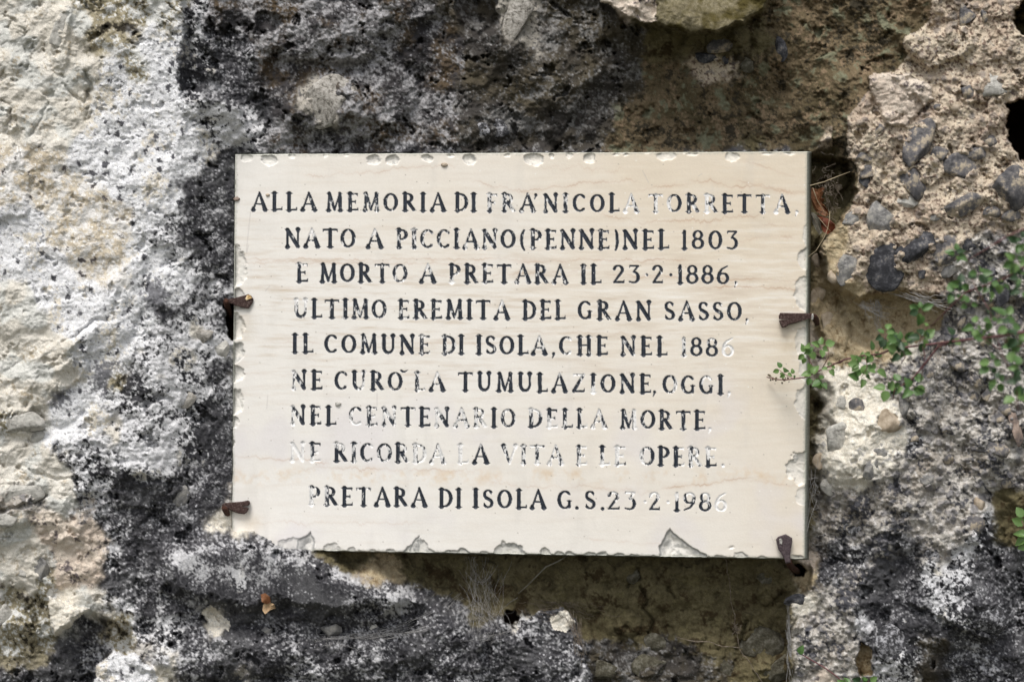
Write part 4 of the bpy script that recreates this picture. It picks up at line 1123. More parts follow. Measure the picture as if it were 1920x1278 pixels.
# slab body: the face, a narrow worn arris, the four sides and the back
flat = grid_co.reshape(-1, 3)
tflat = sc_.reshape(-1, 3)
ring_i = np.concatenate([pidx[0, :], pidx[1:, -1], pidx[-1, -2::-1], pidx[-2:0, 0]])
rpx, rpy, rsh = PX.ravel()[ring_i], PY.ravel()[ring_i], SH.ravel()[ring_i]
ctr = (975.0, 665.0)
onr = np.isin(ring_i, pidx[:, -1]); onl = np.isin(ring_i, pidx[:, 0]); onb = np.isin(ring_i, pidx[-1, :]); ont = np.isin(ring_i, pidx[0, :])
layers, tl = [], []
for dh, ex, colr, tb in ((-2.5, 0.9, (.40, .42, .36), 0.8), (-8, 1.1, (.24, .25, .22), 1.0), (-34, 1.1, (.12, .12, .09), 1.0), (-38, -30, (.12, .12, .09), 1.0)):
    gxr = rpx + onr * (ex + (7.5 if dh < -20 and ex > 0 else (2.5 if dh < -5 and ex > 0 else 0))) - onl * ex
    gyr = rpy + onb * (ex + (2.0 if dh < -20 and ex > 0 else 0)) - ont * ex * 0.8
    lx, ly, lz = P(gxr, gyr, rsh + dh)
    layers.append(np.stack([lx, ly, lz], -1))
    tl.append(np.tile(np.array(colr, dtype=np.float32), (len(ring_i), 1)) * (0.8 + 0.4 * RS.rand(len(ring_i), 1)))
nr = len(ring_i)
extra_co = np.concatenate(layers); extra_t = np.concatenate(tl)
eq = []
prev = ring_i
for li in range(len(layers)):
    cur = NU * NV + li * nr + np.arange(nr)
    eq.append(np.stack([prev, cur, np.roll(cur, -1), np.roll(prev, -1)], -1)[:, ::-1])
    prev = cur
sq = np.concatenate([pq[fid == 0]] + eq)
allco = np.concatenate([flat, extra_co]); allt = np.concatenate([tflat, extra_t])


def submesh(name, quads):
    uq, inv = np.unique(quads.ravel(), return_inverse=True)
    return mesh_arrays(name, allco[uq], inv.reshape(-1, 4), allt[uq])


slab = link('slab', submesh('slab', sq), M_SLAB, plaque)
NAMES = {',': 'comma', '.': 'full_stop', '*': 'middle_dot', "'": 'apostrophe', '~': 'accent_mark', '(': 'bracket', ')': 'bracket'}
order = np.argsort(fid.ravel(), kind='stable')
fs = fid.ravel()[order]
pqf = pq.reshape(-1, 4)
for c, k in letters:
    a0, b0_ = np.searchsorted(fs, [k, k + 1])
    if b0_ > a0:
        nm = NAMES.get(c, 'numeral' if c.isdigit() else 'letter')
        link(nm, submesh(nm, pqf[order[a0:b0_]]), M_SLAB, plaque)


# ------------------------------------------------------------------ iron clamps
def plate(name, outline, mat, parent, hfun, thick=5.0, bev=1.5):
    thick *= 1.4
    """a forged flat piece: outline in photo units, front height function, thickness"""
    o = np.array(outline, dtype=float)
    c = o.mean(0)
    n = len(o)
    rings = []
    for off, dh in ((-bev * 1.6, 0.6), (0, -bev * 0.5), (0.3, -thick)):
        d = o - c
        L = np.linalg.norm(d, axis=1, keepdims=True)
        p = o + d / L * off
        rings.append(np.stack(P(p[:, 0], p[:, 1], np.array([hfun(a_, b_) for a_, b_ in p]) + dh), -1))
    vs = np.concatenate(rings).tolist()
    fsx = [list(range(n))[::-1]]
    for r in range(2):
        for i in range(n):
            j = (i + 1) % n
            fsx.append([r * n + i, r * n + j, (r + 1) * n + j, (r + 1) * n + i])
    fsx.append([2 * n + i for i in range(n)])
    me = bpy.data.meshes.new(name)
    me.from_pydata(vs, [], fsx)
    me.update()
    import bmesh
    bm = bmesh.new(); bm.from_mesh(me)
    bmesh.ops.recalc_face_normals(bm, faces=bm.faces)
    bm.to_mesh(me); bm.free()
    return link(name, me, mat, parent)


def rod(name, pts, radii, mat, parent, sides=7, jag=0.12):
    """tube along points given as (px, py, h); radii in photo units"""
    c = [PV(*p) for p in pts]
    vs, fsx = [], []
    rr = random.Random(int(pts[0][0] * 3 + pts[0][1]))
    for i, p in enumerate(c):
        t = (c[min(i + 1, len(c) - 1)] - c[max(i - 1, 0)]).normalized()
        a_ = t.cross(Vector((0.3, 0.2, 0.93))).normalized()
        b_ = t.cross(a_)
        for k in range(sides):
            an = 2 * math.pi * k / sides
            r_ = radii[i] * UNIT * (1 + rr.uniform(-jag, jag))
            vs.append(p + a_ * math.cos(an) * r_ + b_ * math.sin(an) * r_)
    for i in range(len(c) - 1):
        for k in range(sides):
            k2 = (k + 1) % sides
            fsx.append([i * sides + k, i * sides + k2, (i + 1) * sides + k2, (i + 1) * sides + k])
    fsx.append(list(range(sides))[::-1]); fsx.append([(len(c) - 1) * sides + k for k in range(sides)])
    me = bpy.data.meshes.new(name)
    me.from_pydata(vs, [], fsx)
    me.polygons.foreach_set('use_smooth', np.ones(len(fsx), dtype=bool))
    return link(name, me, mat, parent)


def zz_(pts, ox, oy, s):
    return [(ox + a_ / s, oy + b_ / s) for a_, b_ in pts]


def face_h(px):
    return 0.05 * (px - 960)


GR = 'iron clamps holding the slab'
# upper left, with a worn bright spot
c1 = empty('iron_clamp', PV(440, 565, -20))
tag(c1, 'rusty iron clamp with a brassy spot on its tip, upper left edge of slab', 'clamp', GR)
plate('clamp_head', zz_([(300, 450), (560, 410), (850, 330), (930, 300), (1010, 350), (1065, 430), (1040, 540), (940, 680), (820, 670), (580, 610), (520, 560), (400, 545), (310, 560)], 400, 530, 14.2),
      M_IRON, c1, lambda x_, y_: face_h(442) + 10 - (x_ - 420) * 0.07, 5)
plate('worn_spot', zz_([(850, 430), (900, 330), (980, 330), (1030, 410), (950, 440), (880, 470)], 400, 530, 14.2), M_GOLD, c1, lambda x_, y_: face_h(442) + 8.6, 2, 0.5)
rod('shank', [(424, 563, -14), (426, 572, -28), (430, 585, -48), (434, 600, -80)], [5, 6, 5.5, 5], M_RUST, c1)
# lower left, split tip
c2 = empty('iron_clamp', PV(440, 950, -20))
tag(c2, 'brown iron clamp with a forked tip at the lower left edge of the slab', 'clamp', GR)
plate('clamp_head', zz_([(232, 510), (300, 460), (560, 440), (760, 425), (920, 390), (970, 420), (970, 490), (930, 530), (760, 550), (760, 565), (900, 575), (945, 600), (900, 700), (820, 755), (680, 735), (560, 700), (420, 630), (330, 590), (240, 590)],
                       400, 910, 14.2), M_IRON, c2, lambda x_, y_: face_h(442) + 13 - (x_ - 420) * 0.03, 6)
rod('shank', [(420, 952, 0), (424, 958, -16), (428, 966, -34), (431, 974, -60)], [5, 6, 5, 4], M_RUST, c2)
# right middle
c3 = empty('iron_clamp', PV(1495, 602, 10))
tag(c3, 'dark iron clamp with a slotted square tip on the right edge of the slab', 'clamp', GR)
plate('clamp_head', zz_([(470, 375), (700, 380), (900, 385), (1180, 385), (1310, 400), (1310, 520), (1160, 550), (900, 640), (690, 690), (620, 750), (520, 770), (470, 680), (440, 580), (490, 565), (680, 558), (680, 540), (490, 540), (435, 540), (430, 450)],
                       1430, 560, 14.2), M_IRON, c3, lambda x_, y_: face_h(1500) + 12 - (x_ - 1460) * 0.03, 6)
rod('shank', [(1519, 592, 34), (1526, 594, 20), (1530, 600, -10), (1532, 606, -80)], [5, 6, 6, 5], M_RUST, c3)
plate('pale_edge', zz_([(1300, 400), (1345, 400), (1360, 480), (1340, 560), (1300, 560), (1280, 540)], 1430, 560, 14.2), M_STONE['pale'], c3, lambda x_, y_: face_h(1500) + 9, 4, 0.6)
# lower right, hooked round the bottom edge
c4 = empty('iron_clamp', PV(1475, 1045, 10))
tag(c4, 'purplish rounded iron clamp hooked over the bottom edge of the slab', 'clamp', GR)
plate('clamp_head', zz_([(290, 240), (340, 180), (500, 125), (640, 210), (640, 300), (612, 440), (600, 560), (600, 640), (610, 740), (500, 760), (470, 660), (420, 570), (340, 450)], 1430, 990, 11.6),
      mottled('purplish_iron', [(.03, .02, .022), (.075, .055, .062), (.13, .105, .11)], 420, bump=0.8), c4, lambda x_, y_: face_h(1475) + 11 + (1050 - y_) * 0.04, 6)
plate('worn_spot', zz_([(360, 230), (400, 215), (430, 270), (420, 350), (370, 330)], 1430, 990, 11.6), M_STONE['pale'], c4, lambda x_, y_: face_h(1475) + 13.8, 2, 0.4)
rod('shank', [(1478, 1050, 30), (1481, 1058, 10), (1488, 1066, -30), (1496, 1072, -100)], [5.5, 6, 6.5, 6], M_RUST, c4)


# ------------------------------------------------------------------ leafy sprays hanging in from the right
def leaf_mesh(name, fold, curl, seed):
    rr = random.Random(seed)
    n = 9
    L = 1.0
    vs, fsx = [], []
    for i in range(n):
        t = i / (n - 1)
        w = 0.42 * math.sin(math.pi * min(1, t * 0.94 + 0.06)) ** 0.75 * (1.15 - 0.45 * t)
        if 0 < i < n - 1: w *= 1 + (0.10 if i % 2 else -0.07)
        if i == n - 1: w = 0.01
        zc = -curl * t * t
        jag = 0.03 * (i % 2)
        vs += [(-w, t * L - jag, zc + fold * w), (-w * 0.5, t * L, zc + fold * w * 0.38), (0, t * L, zc), (w * 0.5, t * L, zc + fold * w * 0.38), (w, t * L - jag, zc + fold * w)]
    for i in range(n - 1):
        for k in range(4):
            a_ = i * 5 + k
            fsx.append([a_, a_ + 1, a_ + 6, a_ + 5])
    me = bpy.data.meshes.new(name)
    me.from_pydata(vs, [], fsx)
    me.polygons.foreach_set('use_smooth', np.ones(len(fsx), dtype=bool))
    return me


LEAVES = []
for mi in range(3):
    for vi, (fo, cu) in enumerate(((0.5, 0.25), (0.25, 0.05), (0.7, 0.45))):
        me = leaf_mesh('leaf', fo, cu, vi)
        me.materials.append(M_LEAF[mi])
        LEAVES.append((mi, me))


def put_leaf(parent, px, py, h, size, ang=None, tone=None):
    mi, me = random.choice([l for l in LEAVES if tone is None or l[0] == tone])
    o = bpy.data.objects.new('leaf', me)
    if ang is None: ang = random.uniform(0, 360)
    o.scale = (size * UNIT,) * 3
    # leaf lies in XY with +Z up: turn it to face the viewer (-Y), spin, then tilt
    R = Matrix.Rotation(math.radians(ang), 4, 'Y') @ Matrix.Rotation(math.radians(90), 4, 'X')
    R = Matrix.Rotation(math.radians(random.uniform(-45, 12)), 4, 'X') @ Matrix.Rotation(math.radians(random.uniform(-40, 40)), 4, 'Z') @ R
    o.rotation_euler = R.to_euler()
    o.location = PV(px, py, h) - parent.location
    o.parent = parent
    col.objects.link(o)
    return o


def c6(x_, y_): return 1440 + x_ / 2.958, 432 + y_ / 2.958


shrub = empty('trailing_shrub', PV(1960, 690, 60))
tag(shrub, 'small-leaved green shrub trailing across the conglomerate from the right edge to the slab', 'shrub')
def hh(px): return 34 + max(0, (px - 1440)) * 0.95     # sprays stand out more to the right


STEMS = [[(-5, 812), (50, 828), (100, 828), (200, 815), (300, 770), (430, 715), (540, 690), (620, 684), (700, 655), (880, 635), (1000, 620), (1180, 595), (1290, 585), (1440, 560), (1560, 560)],
         [(690, 940), (700, 880), (790, 830), (880, 730), (950, 640), (1010, 620)],
         [(900, 530), (1000, 430), (1100, 340), (1300, 270), (1440, 190), (1540, 150)],
         [(1110, 165), (1220, 100), (1320, 40), (1440, -20), (1540, -60)],
         [(1290, 590), (1220, 430), (1160, 330), (1130, 270)],
         [(1270, 590), (1300, 700), (1380, 840), (1385, 1000)],
         [(330, 640), (340, 700), (300, 770)], [(215, 690), (240, 740), (250, 795)], [(540, 690), (550, 760), (520, 810)],
         [(600, 690), (640, 620), (660, 570)], [(830, 640), (850, 600), (880, 540)], [(740, 650), (760, 700), (740, 740)],
         [(60, 770), (100, 800), (150, 822)], [(440, 712), (400, 735), (330, 740)], [(1000, 620), (1040, 600), (1060, 590)],
         [(1110, 560), (1180, 590), (1290, 660)], [(860, 640), (870, 690), (850, 840)], [(1290, 590), (1340, 640), (1440, 640)]]
for st in STEMS:
    pts = []
    for i, (a_, b_) in enumerate(st):
        px, py = c6(a_, b_)
        pts.append((px + random.uniform(-1, 1), py + random.uniform(-1, 1), hh(px) + random.uniform(-4, 4)))
    main = len(st) > 4
    w0 = 0.9 if main else 0.6
    radii = [w0 + (1.5 if main else 0.3) * i / len(pts) for i in range(len(pts))]
    rod('stem', pts, radii, M_STEM, shrub, sides=6, jag=0.15)

CL = [(75, 770, 3, 13), (105, 792, 2, 11), (140, 797, 1, 10), (210, 680, 5, 16), (240, 665, 2, 14), (300, 640, 4, 16), (250, 800, 5, 17), (295, 835, 2, 17), (345, 765, 3, 12),
      (580, 685, 5, 15), (515, 740, 7, 17), (525, 815, 3, 19), (600, 775, 2, 18), (650, 570, 5, 16), (740, 620, 6, 17), (740, 660, 5, 16), (860, 600, 4, 18), (690, 640, 3, 15), (870, 545, 2, 15),
      (660, 885, 4, 17), (735, 850, 3, 15), (790, 880, 2, 17), (835, 850, 1, 17), (845, 440, 6, 15), (1040, 130, 7, 14), (1030, 340, 7, 16), (1070, 300, 4, 15), (1170, 240, 6, 15), (1220, 310, 8, 15),
      (1290, 290, 4, 14), (1110, 410, 3, 15), (1390, 70, 10, 16), (1380, 180, 9, 17), (1400, 250, 4, 16), (1150, 530, 5, 14), (1240, 500, 5, 15), (1310, 480, 6, 15), (1210, 590, 5, 15), (1030, 590, 3, 13),
      (1380, 600, 7, 16), (1350, 650, 4, 16), (1240, 740, 7, 15), (1270, 830, 6, 16), (1370, 920, 3, 20), (1400, 850, 5, 17), (1400, 760, 4, 17), (1410, 330, 4, 15), (1340, 530, 4, 14), (700, 600, 4, 14)]
for a_, b_, n, sz in CL:
    px, py = c6(a_, b_)
    tone = 1 if b_ < 800 and a_ < 900 else None
    n = int(math.ceil(n * (1.1 if a_ < 900 else 0.8)))
    for i in range(n):
        ang = 360 * i / n + random.uniform(-35, 35)
        r_ = random.uniform(2, 5 + n * 1.9)
        t = random.choice([0, 0, 1, 2]) if a_ > 600 else random.choice([0, 1, 1])
        # a leaf's base sits near the twig, its blade points outward
        put_leaf(shrub, px + math.sin(math.radians(ang)) * r_ * 0.6, py - math.cos(math.radians(ang)) * r_ * 0.6, hh(px) + random.uniform(-6, 8), sz * random.uniform(0.7, 1.2), ang, t)
# dry flower heads along the twigs
for a_, b_, n in ((15, 815, 7), (50, 830, 6), (85, 835, 8), (105, 828, 4), (390, 725, 8), (440, 745, 5), (345, 700, 4), (690, 720, 7), (1180, 370, 10), (1240, 420, 9), (1290, 545, 10), (1330, 610, 9), (860, 680, 4), (1100, 670, 5)):
    px, py = c6(a_, b_)
    import bmesh
    bm = bmesh.new()
    for i in range(n):
        m = Matrix.Translation(PV(px + random.uniform(-5, 5), py + random.uniform(-5, 5), hh(px) + random.uniform(-4, 4))) @ Matrix.Diagonal((1.9 * UNIT, 1.6 * UNIT, 2.4 * UNIT, 1)) @ Matrix.Rotation(random.uniform(0, 3), 4, 'Y')
        bmesh.ops.create_icosphere(bm, subdivisions=1, radius=random.uniform(0.6, 1.1), matrix=m)
    me = bpy.data.meshes.new('dry_flower_head')
    bm.to_mesh(me); bm.free()
    link('dry_flower_head', me, M_DRYTIP, shrub)

sprig = empty('leafy_sprig', PV(1935, 1000, 130))
tag(sprig, 'bright green leaf tips poking in at the lower right edge over the dark rock', 'sprig')
rod('stem', [(1950, 1030, 130), (1925, 1000, 128), (1916, 975, 130)], [1.4, 1.1, 0.7], M_STEM, sprig, 6)
for px, py, an, sz in ((1920, 980, -75, 22), (1918, 968, -30, 20), (1926, 985, 40, 20), (1926, 1012, -85, 24), (1922, 1004, -60, 20), (1928, 1020, -110, 20), (1936, 990, 20, 22)):
    put_leaf(sprig, px, py, 130, sz, an, 1)

weed = empty('creeping_weed', PV(1560, 1262, 0))
tag(weed, 'tiny reddish weed with few green leaves creeping over pale rock at the bottom right', 'weed')
hw = 20
rod('stem', [(1497, 1222, hw), (1520, 1236, hw), (1545, 1250, hw), (1570, 1268, hw), (1590, 1290, hw)], [0.9, 1.2, 1.3, 1.3, 1.2], M_STEM, weed, 6)
for px, py, an, sz, tn in ((1500, 1224, 15, 17, 0), (1504, 1226, -30, 12, 2), (1584, 1282, -60, 16, 1), (1590, 1280, -20, 14, 0), (1612, 1276, -70, 18, 2), (1618, 1274, 30, 18, 0), (1632, 1276, 60, 15, 1), (1620, 1280, 0, 14, 0)):
    put_leaf(weed, px, py, hw + 6, sz, an, tn)
rod('stem', [(1590, 1290, hw), (1612, 1280, hw), (1630, 1276, hw)], [1.1, 0.9, 0.6], M_STEM, weed, 6)


# ------------------------------------------------------------------ dead leaves, straws, husks
def dead_leaf(name, outline, mat, hb, label, cat='dead leaf', curl=6, seed=1):
    o = np.array(outline, dtype=float)
    c = o.mean(0)
    root = empty(name, PV(c[0], c[1], hb))
    tag(root, label, cat)
    import bmesh
    bm = bmesh.new()
    rings = [0.0, 0.4, 0.75, 1.0]
    vr = []
    for r in rings:
        row = []
        for i, p in enumerate(o):
            q_ = c + (p - c) * r
            hq = hb + curl * (r * r) * math.sin(i * 1.9 + seed) + curl * 0.5 * math.sin(q_[0] * 0.3 + seed)
            row.append(bm.verts.new(PV(q_[0], q_[1], hq)))
            if r == 0: break
        vr.append(row)
    n = len(o)
    for i in range(n):
        bm.faces.new([vr[0][0], vr[1][i], vr[1][(i + 1) % n]])
    for a_ in (1, 2):
        for i in range(n):
            bm.faces.new([vr[a_][i], vr[a_ + 1][i], vr[a_ + 1][(i + 1) % n], vr[a_][(i + 1) % n]])
    me = bpy.data.meshes.new('blade')
    bm.to_mesh(me); bm.free()
    ob = link('blade', me, mat, root)
    sm = ob.modifiers.new('thickness', 'SOLIDIFY')
    sm.thickness = 0.5 * UNIT
    return root


z7 = lambda pts: zz_(pts, 1500, 290, 7.99)
dl = dead_leaf('dead_leaf', z7([(170, 490), (260, 520), (345, 480), (370, 510), (310, 560), (265, 610), (275, 655), (370, 655), (355, 700), (310, 735), (370, 765), (405, 810), (440, 900), (380, 925), (310, 900), (240, 850), (190, 760), (165, 650)]),
               M_BROWNLEAF, -40, 'curled lobed brown leaf wedged between the slab and the conglomerate', curl=8)
rod('midrib', [(1524, 352, -36), (1532, 375, -34), (1544, 395, -34), (1553, 402, -34)], [0.9, 0.8, 0.6, 0.4], M_STRAW, dl, 5)
dl = dead_leaf('dead_leaf', z7([(250, 900), (330, 930), (430, 960), (520, 1040), (530, 1100), (470, 1160), (410, 1190), (345, 1150), (310, 1060)]), M_REDLEAF, -30, 'rust-red dead leaf lying below the curled brown leaf beside the slab', curl=5, seed=2)
rod('midrib', [(1535, 408, -27), (1548, 424, -26), (1558, 434, -27)], [0.7, 0.6, 0.4], M_STRAW, dl, 5)
dl = dead_leaf('dead_leaf', z7([(150, 860), (210, 870), (270, 930), (310, 1040), (335, 1160), (290, 1205), (230, 1120), (180, 1000)]), M_GREYLEAF, -24, 'crumpled grey dead leaf against the right edge of the slab', curl=6, seed=3)
rod('midrib', [(1522, 402, -18), (1531, 420, -17), (1537, 438, -19)], [0.7, 0.6, 0.4], M_WEBDUST, dl, 5)
dl = dead_leaf('dead_leaf', [(489, 1114), (497, 1111), (506, 1118), (508, 1128), (500, 1132), (491, 1128)], M_BROWNLEAF, max(rock_h(x_, y_) for x_ in (490, 498, 507) for y_ in (1113, 1121, 1130)) + 3, 'small rusty leaf scrap with a tan husk caught on the dark lower boulder', curl=3, seed=4)
hk = dead_leaf('seed_husk', [(494, 1132), (503, 1127), (514, 1132), (517, 1140), (506, 1143), (497, 1151), (492, 1143)], M_TANLEAF, max(rock_h(x_, y_) for x_ in (494, 504, 514) for y_ in (1128, 1138, 1149)) + 4, 'folded tan seed husk caught on the dark boulder under the slab', 'husk', curl=4, seed=5)
for px, py, r_, mat, lab, cat in ((502, 365.5, 3.2, 'tan', 'tiny tan cocoon stuck on the slab beside the first word of the top line', 'cocoon'),
                                  (833, 309, 5.0, 'tan', 'brown mud cocoon stuck near the top edge of the slab', 'cocoon'),
                                  (443.5, 373, 5.0, 'pink', 'brown snail-like blob on the left edge of the slab near its top', 'cocoon'),
                                  (634, 757, 4.8, 'pale', 'white flake stuck on the slab above the seventh line of the inscription', 'flake')):
    v_ = ICO_VS * np.array([1.25, 0.6, 0.8])
    v_ = v_ * (1 + 0.25 * fbm(v_[:, 0] * 2 + px, v_[:, 2] * 2 + v_[:, 1], 1.0, 3, 0.6, 4))[:, None] * r_ * UNIT
    c0 = PV(px, py, face_h(px) + 1)
    me = bpy.data.meshes.new(cat)
    me.from_pydata((v_).tolist(), [], ICO_FS)
    me.materials.append(M_STONE[mat])
    o = bpy.data.objects.new(cat, me)
    o.location = c0
    col.objects.link(o)
    tag(o, lab, cat)

st = rod('dry_straw', [(1519, 348, 20), (1545, 341, 10), (1570, 331, 0), (1594, 322, -10)], [0.9, 0.9, 0.8, 0.5], M_STRAW, None, 5, 0.05)
tag(st, 'straight pale straw slanting up from the slab edge above the curled brown leaf', 'straw')
st = rod('dry_straw', [(1556, 396, -10), (1555, 412, -8), (1552, 428, -6), (1546, 444, 0), (1530, 470, 12), (1508, 487, 24)], [0.7, 0.7, 0.7, 0.6, 0.5, 0.4], M_STRAW, None, 5, 0.05)
tag(st, 'thin bent straw hanging in front of the rust-red leaf beside the slab', 'straw')
st = rod('dry_twig', [(1066, 1040, -14), (1046, 1052, -20), (1024, 1062, -30), (1008, 1078, -42), (990, 1096, -55), (972, 1112, -60)], [0.7, 1.2, 1.6, 1.4, 1.5, 0.8], M_GREYLEAF, None, 6, 0.25)
tag(st, 'dusty twig slanting down from under the bottom edge of the slab', 'twig')


# ------------------------------------------------------------------ cobwebs
def web(name, label, strands, mat, r=0.32, spread=0):
    """strands: lists of (px, py, h); all woven into one web"""
    vs, fsx = [], []
    for pts in strands:
        c = [PV(*p) for p in pts]
        b0_ = len(vs)
        rad = r * UNIT * random.uniform(0.6, 1.4)
        for i, p in enumerate(c):
            t = (c[min(i + 1, len(c) - 1)] - c[max(i - 1, 0)])
            if t.length < 1e-9: t = Vector((0, 0, 1))
            t.normalize()
            a_ = t.cross(Vector((0.05, 1, 0.02))).normalized()
            b_ = t.cross(a_)
            for k in range(3):
                an = 2 * math.pi * k / 3
                vs.append(p + (a_ * math.cos(an) + b_ * math.sin(an)) * rad)
        for i in range(len(c) - 1):
            for k in range(3):
                k2 = (k + 1) % 3
                fsx.append([b0_ + i * 3 + k, b0_ + i * 3 + k2, b0_ + (i + 1) * 3 + k2, b0_ + (i + 1) * 3 + k])
    me = bpy.data.meshes.new(name)
    me.from_pydata(vs, [], fsx)
    o = link(name, me, mat)
    tag(o, label, 'cobweb')
    return o


def strand(p0, p1, sag=0, wob=1.5, n=9):
    out = []
    ph = random.uniform(0, 6)
    for i in range(n):
        t = i / (n - 1)
        w_ = math.sin(math.pi * t)
        jx, jy = random.gauss(0, wob * .5), random.gauss(0, wob * .5)
        out.append((p0[0] + (p1[0] - p0[0]) * t + (1.3 * wob * math.sin(ph + t * 6) + jx) * w_, p0[1] + (p1[1] - p0[1]) * t + sag * w_ + (wob * math.cos(ph * 2 + t * 7) + jy) * w_,
                    p0[2] + (p1[2] - p0[2]) * t + wob * w_ * math.sin(ph + 5 * t)))
    return out


def G_(m, s): return random.gauss(m, s)


def cl_h(px, py, off=3): return rock_h(px, py) + off


S = []
for _ in range(14):
    xe, ye = G_(893, 8), G_(1190, 6)
    xa_ = random.choice([878, 886, 893, 912]) + G_(0, 3)
    ym_ = G_(1105, 16); xm_ = 0.5 * xe + 0.5 * xa_ + G_(0, 9)
    S.append(strand((xa_, 1043, -25), (xm_, ym_, -50), 0, 4, 7))
    S.append(strand((xm_, ym_, -50), (xe + G_(0, 8), ye, cl_h(xe, ye)), 0, 4, 7))
    S.append(strand((G_(900, 22), G_(1140, 26), -50), (G_(915, 26), G_(1165, 26), -50), G_(0, 8), 5, 7))
for _ in range(40):
    xe, ye = G_(925, 18), G_(1170, 14)
    S.append(strand((G_(910, 24), G_(1100, 28), -60), (xe, ye, cl_h(xe, ye)), G_(0, 6), 4))
for _ in range(30):
    xa_, ya_ = G_(900, 14), G_(1195, 6); xb_, yb_ = xa_ + G_(30, 18), ya_ - abs(G_(0, 14))
    S.append(strand((xa_, ya_, cl_h(xa_, ya_, 6)), (xb_, yb_, cl_h(xb_, yb_, 6)), 4, 3))
for _ in range(10):
    S.append(strand((G_(885, 8), G_(1070, 10), -40), (G_(925, 6), G_(1070, 10), -50), random.uniform(15, 28), 1))
web('cobweb', 'dense grey cobweb hanging from the bottom edge of the slab into the hollow', S, M_WEB, 0.16)
S = []
for _ in range(22):
    t = random.random()
    xa_, ya_ = 640 + 60 * G_(0, .6), 1196 + G_(0, 5); xb_, yb_ = G_(850, 26), G_(1128, 12)
    xm, ym = (xa_ + xb_) / 2 + G_(10, 8), (ya_ + yb_) / 2 + G_(14, 4)
    S.append(strand((xa_, ya_, cl_h(xa_, ya_, 5)), (xm, ym, cl_h(xm, ym, 7)), 3, 1.6))
    S.append(strand((xm, ym, cl_h(xm, ym, 7)), (xb_, yb_, cl_h(xb_, yb_, 6)), 3, 1.6))
for _ in range(26):
    xa_, ya_ = G_(610, 26), G_(1204, 8)
    xb_, yb_ = xa_ + G_(0, 16), ya_ + G_(0, 8)
    S.append(strand((xa_, ya_, cl_h(xa_, ya_, 5)), (xb_, yb_, cl_h(xb_, yb_, 5)), 3, 3))
web('cobweb', 'long twisted cobweb strands trailing over the dark lower boulder to the left', S, M_WEB, 0.22)
S = []
for _ in range(70):
    xa_, ya_ = G_(1040, 26), G_(1135, 10)
    xb_, yb_ = xa_ + G_(20, 18), ya_ + abs(G_(0, 14))
    S.append(strand((xa_, ya_, cl_h(xa_, ya_, 7)), (xb_, yb_, cl_h(xb_, yb_, 5)), 3, 2.5))
for _ in range(30):
    S.append(strand((G_(1075, 8), G_(1160, 10), cl_h(1075, 1160, 8)), (G_(1088, 5), G_(1225, 12), cl_h(1088, 1225, 7)), 0, 2.5))
web('cobweb', 'brownish cobweb draped over the pale-topped lump in the hollow under the slab', S, M_WEBDUST, 0.24)
S = [strand((1360, 1045, 0), (1368, 1090, -50), 0, 1, 8), strand((1368, 1090, -50), (1378, 1170, -70), 0, 1.5, 10), strand((1378, 1170, -70), (1386, 1215, -60), 0, 2, 8),
     strand((1386, 1215, -60), (1408, 1245, -60), 0, 1, 8), strand((1408, 1245, -60), (1436, 1290, -60), 0, 0.6, 8), strand((1268, 1194, -60), (1330, 1202, -60), 2, 1), strand((1330, 1202, -60), (1385, 1213, -60), 3, 1)]
S += [[(a_[0] + G_(0, .8), a_[1] + G_(0, .8), a_[2] + 1) for a_ in s_] for s_ in S for _ in range(2)]
for _ in range(24):
    xa_, ya_ = G_(1382, 3), G_(1178, 5)
    S.append(strand((xa_, ya_, -62), (xa_ + G_(0, 4), ya_ + G_(0, 5), -60), 0, 2))
web('cobweb', 'fine silk thread with specks of debris hanging down the olive hollow right of centre', S, M_WEBDUST, 0.45)
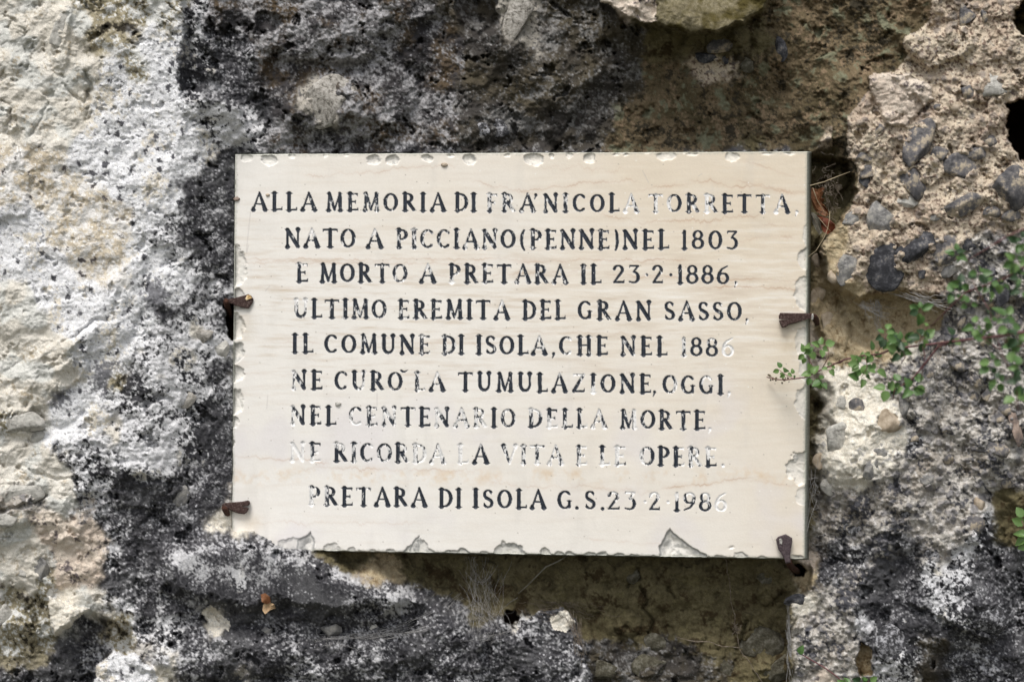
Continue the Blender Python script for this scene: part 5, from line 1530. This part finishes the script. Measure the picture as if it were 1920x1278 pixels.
S = []
for _ in range(18):
    S.append(strand((G_(1612, 6), G_(568, 5), -10), (G_(1660, 14), G_(590, 8), -20), 4, 2))
    S.append(strand((G_(1640, 5), G_(565, 4), -10), (G_(1650, 8), G_(610, 14), -30), 0, 2))
    S.append(strand((G_(1700, 20), G_(548, 4), 5), (G_(1770, 14), G_(568, 8), 5), 5, 2))
web('cobweb', 'wispy cobweb strung across the mouth of the sandy hollow in the conglomerate', S, M_WEB, 0.3)
S = []
for _ in range(60):
    xa_, ya_ = G_(1552, 12), G_(350, 22)
    S.append(strand((xa_, ya_, -40 + G_(0, 10)), (xa_ + G_(0, 10), ya_ + G_(12, 18), -45 + G_(0, 10)), 2, 3))
web('cobweb', 'grey tangle of web and roots in the gap above the dead leaves', S, M_WEBDUST, 0.5)
S = []
for _ in range(40):
    xa_, ya_ = G_(1524, 5), random.uniform(880, 1045)
    S.append(strand((xa_, ya_, -15 + G_(0, 12)), (xa_ + G_(6, 10), ya_ + G_(0, 26), -20 + G_(0, 12)), 2, 2))
for _ in range(12):
    S.append(strand((1510, random.uniform(880, 1010), 22), (G_(1532, 5), random.uniform(890, 1020), -20), 0, 1))
web('cobweb', 'thin cobweb in the narrow gap along the lower right edge of the slab', S, M_WEB, 0.28)
S = []
for _ in range(26):
    ya_ = random.uniform(1130, 1230)
    S.append(strand((G_(1477, 2), ya_, -5 + G_(0, 6)), (G_(1481, 3), ya_ + random.uniform(30, 80), -5 + G_(0, 6)), 0, 1.5))
web('cobweb', 'narrow grey cobweb running down the edge of the pale rock at the bottom right', S, M_WEB, 0.32)
S = []
for _ in range(110):
    xa_, ya_ = G_(1755, 22), random.uniform(640, 800)
    xb_, yb_ = xa_ + G_(-8, 10), ya_ + random.uniform(12, 40)
    S.append(strand((xa_, ya_, cl_h(xa_, ya_, 6)), (xb_, yb_, cl_h(xb_, yb_, 5)), 0, 2))
web('cobweb', 'bluish dusty cobweb clinging to the conglomerate under the trailing shrub', S, M_WEB, 0.28)
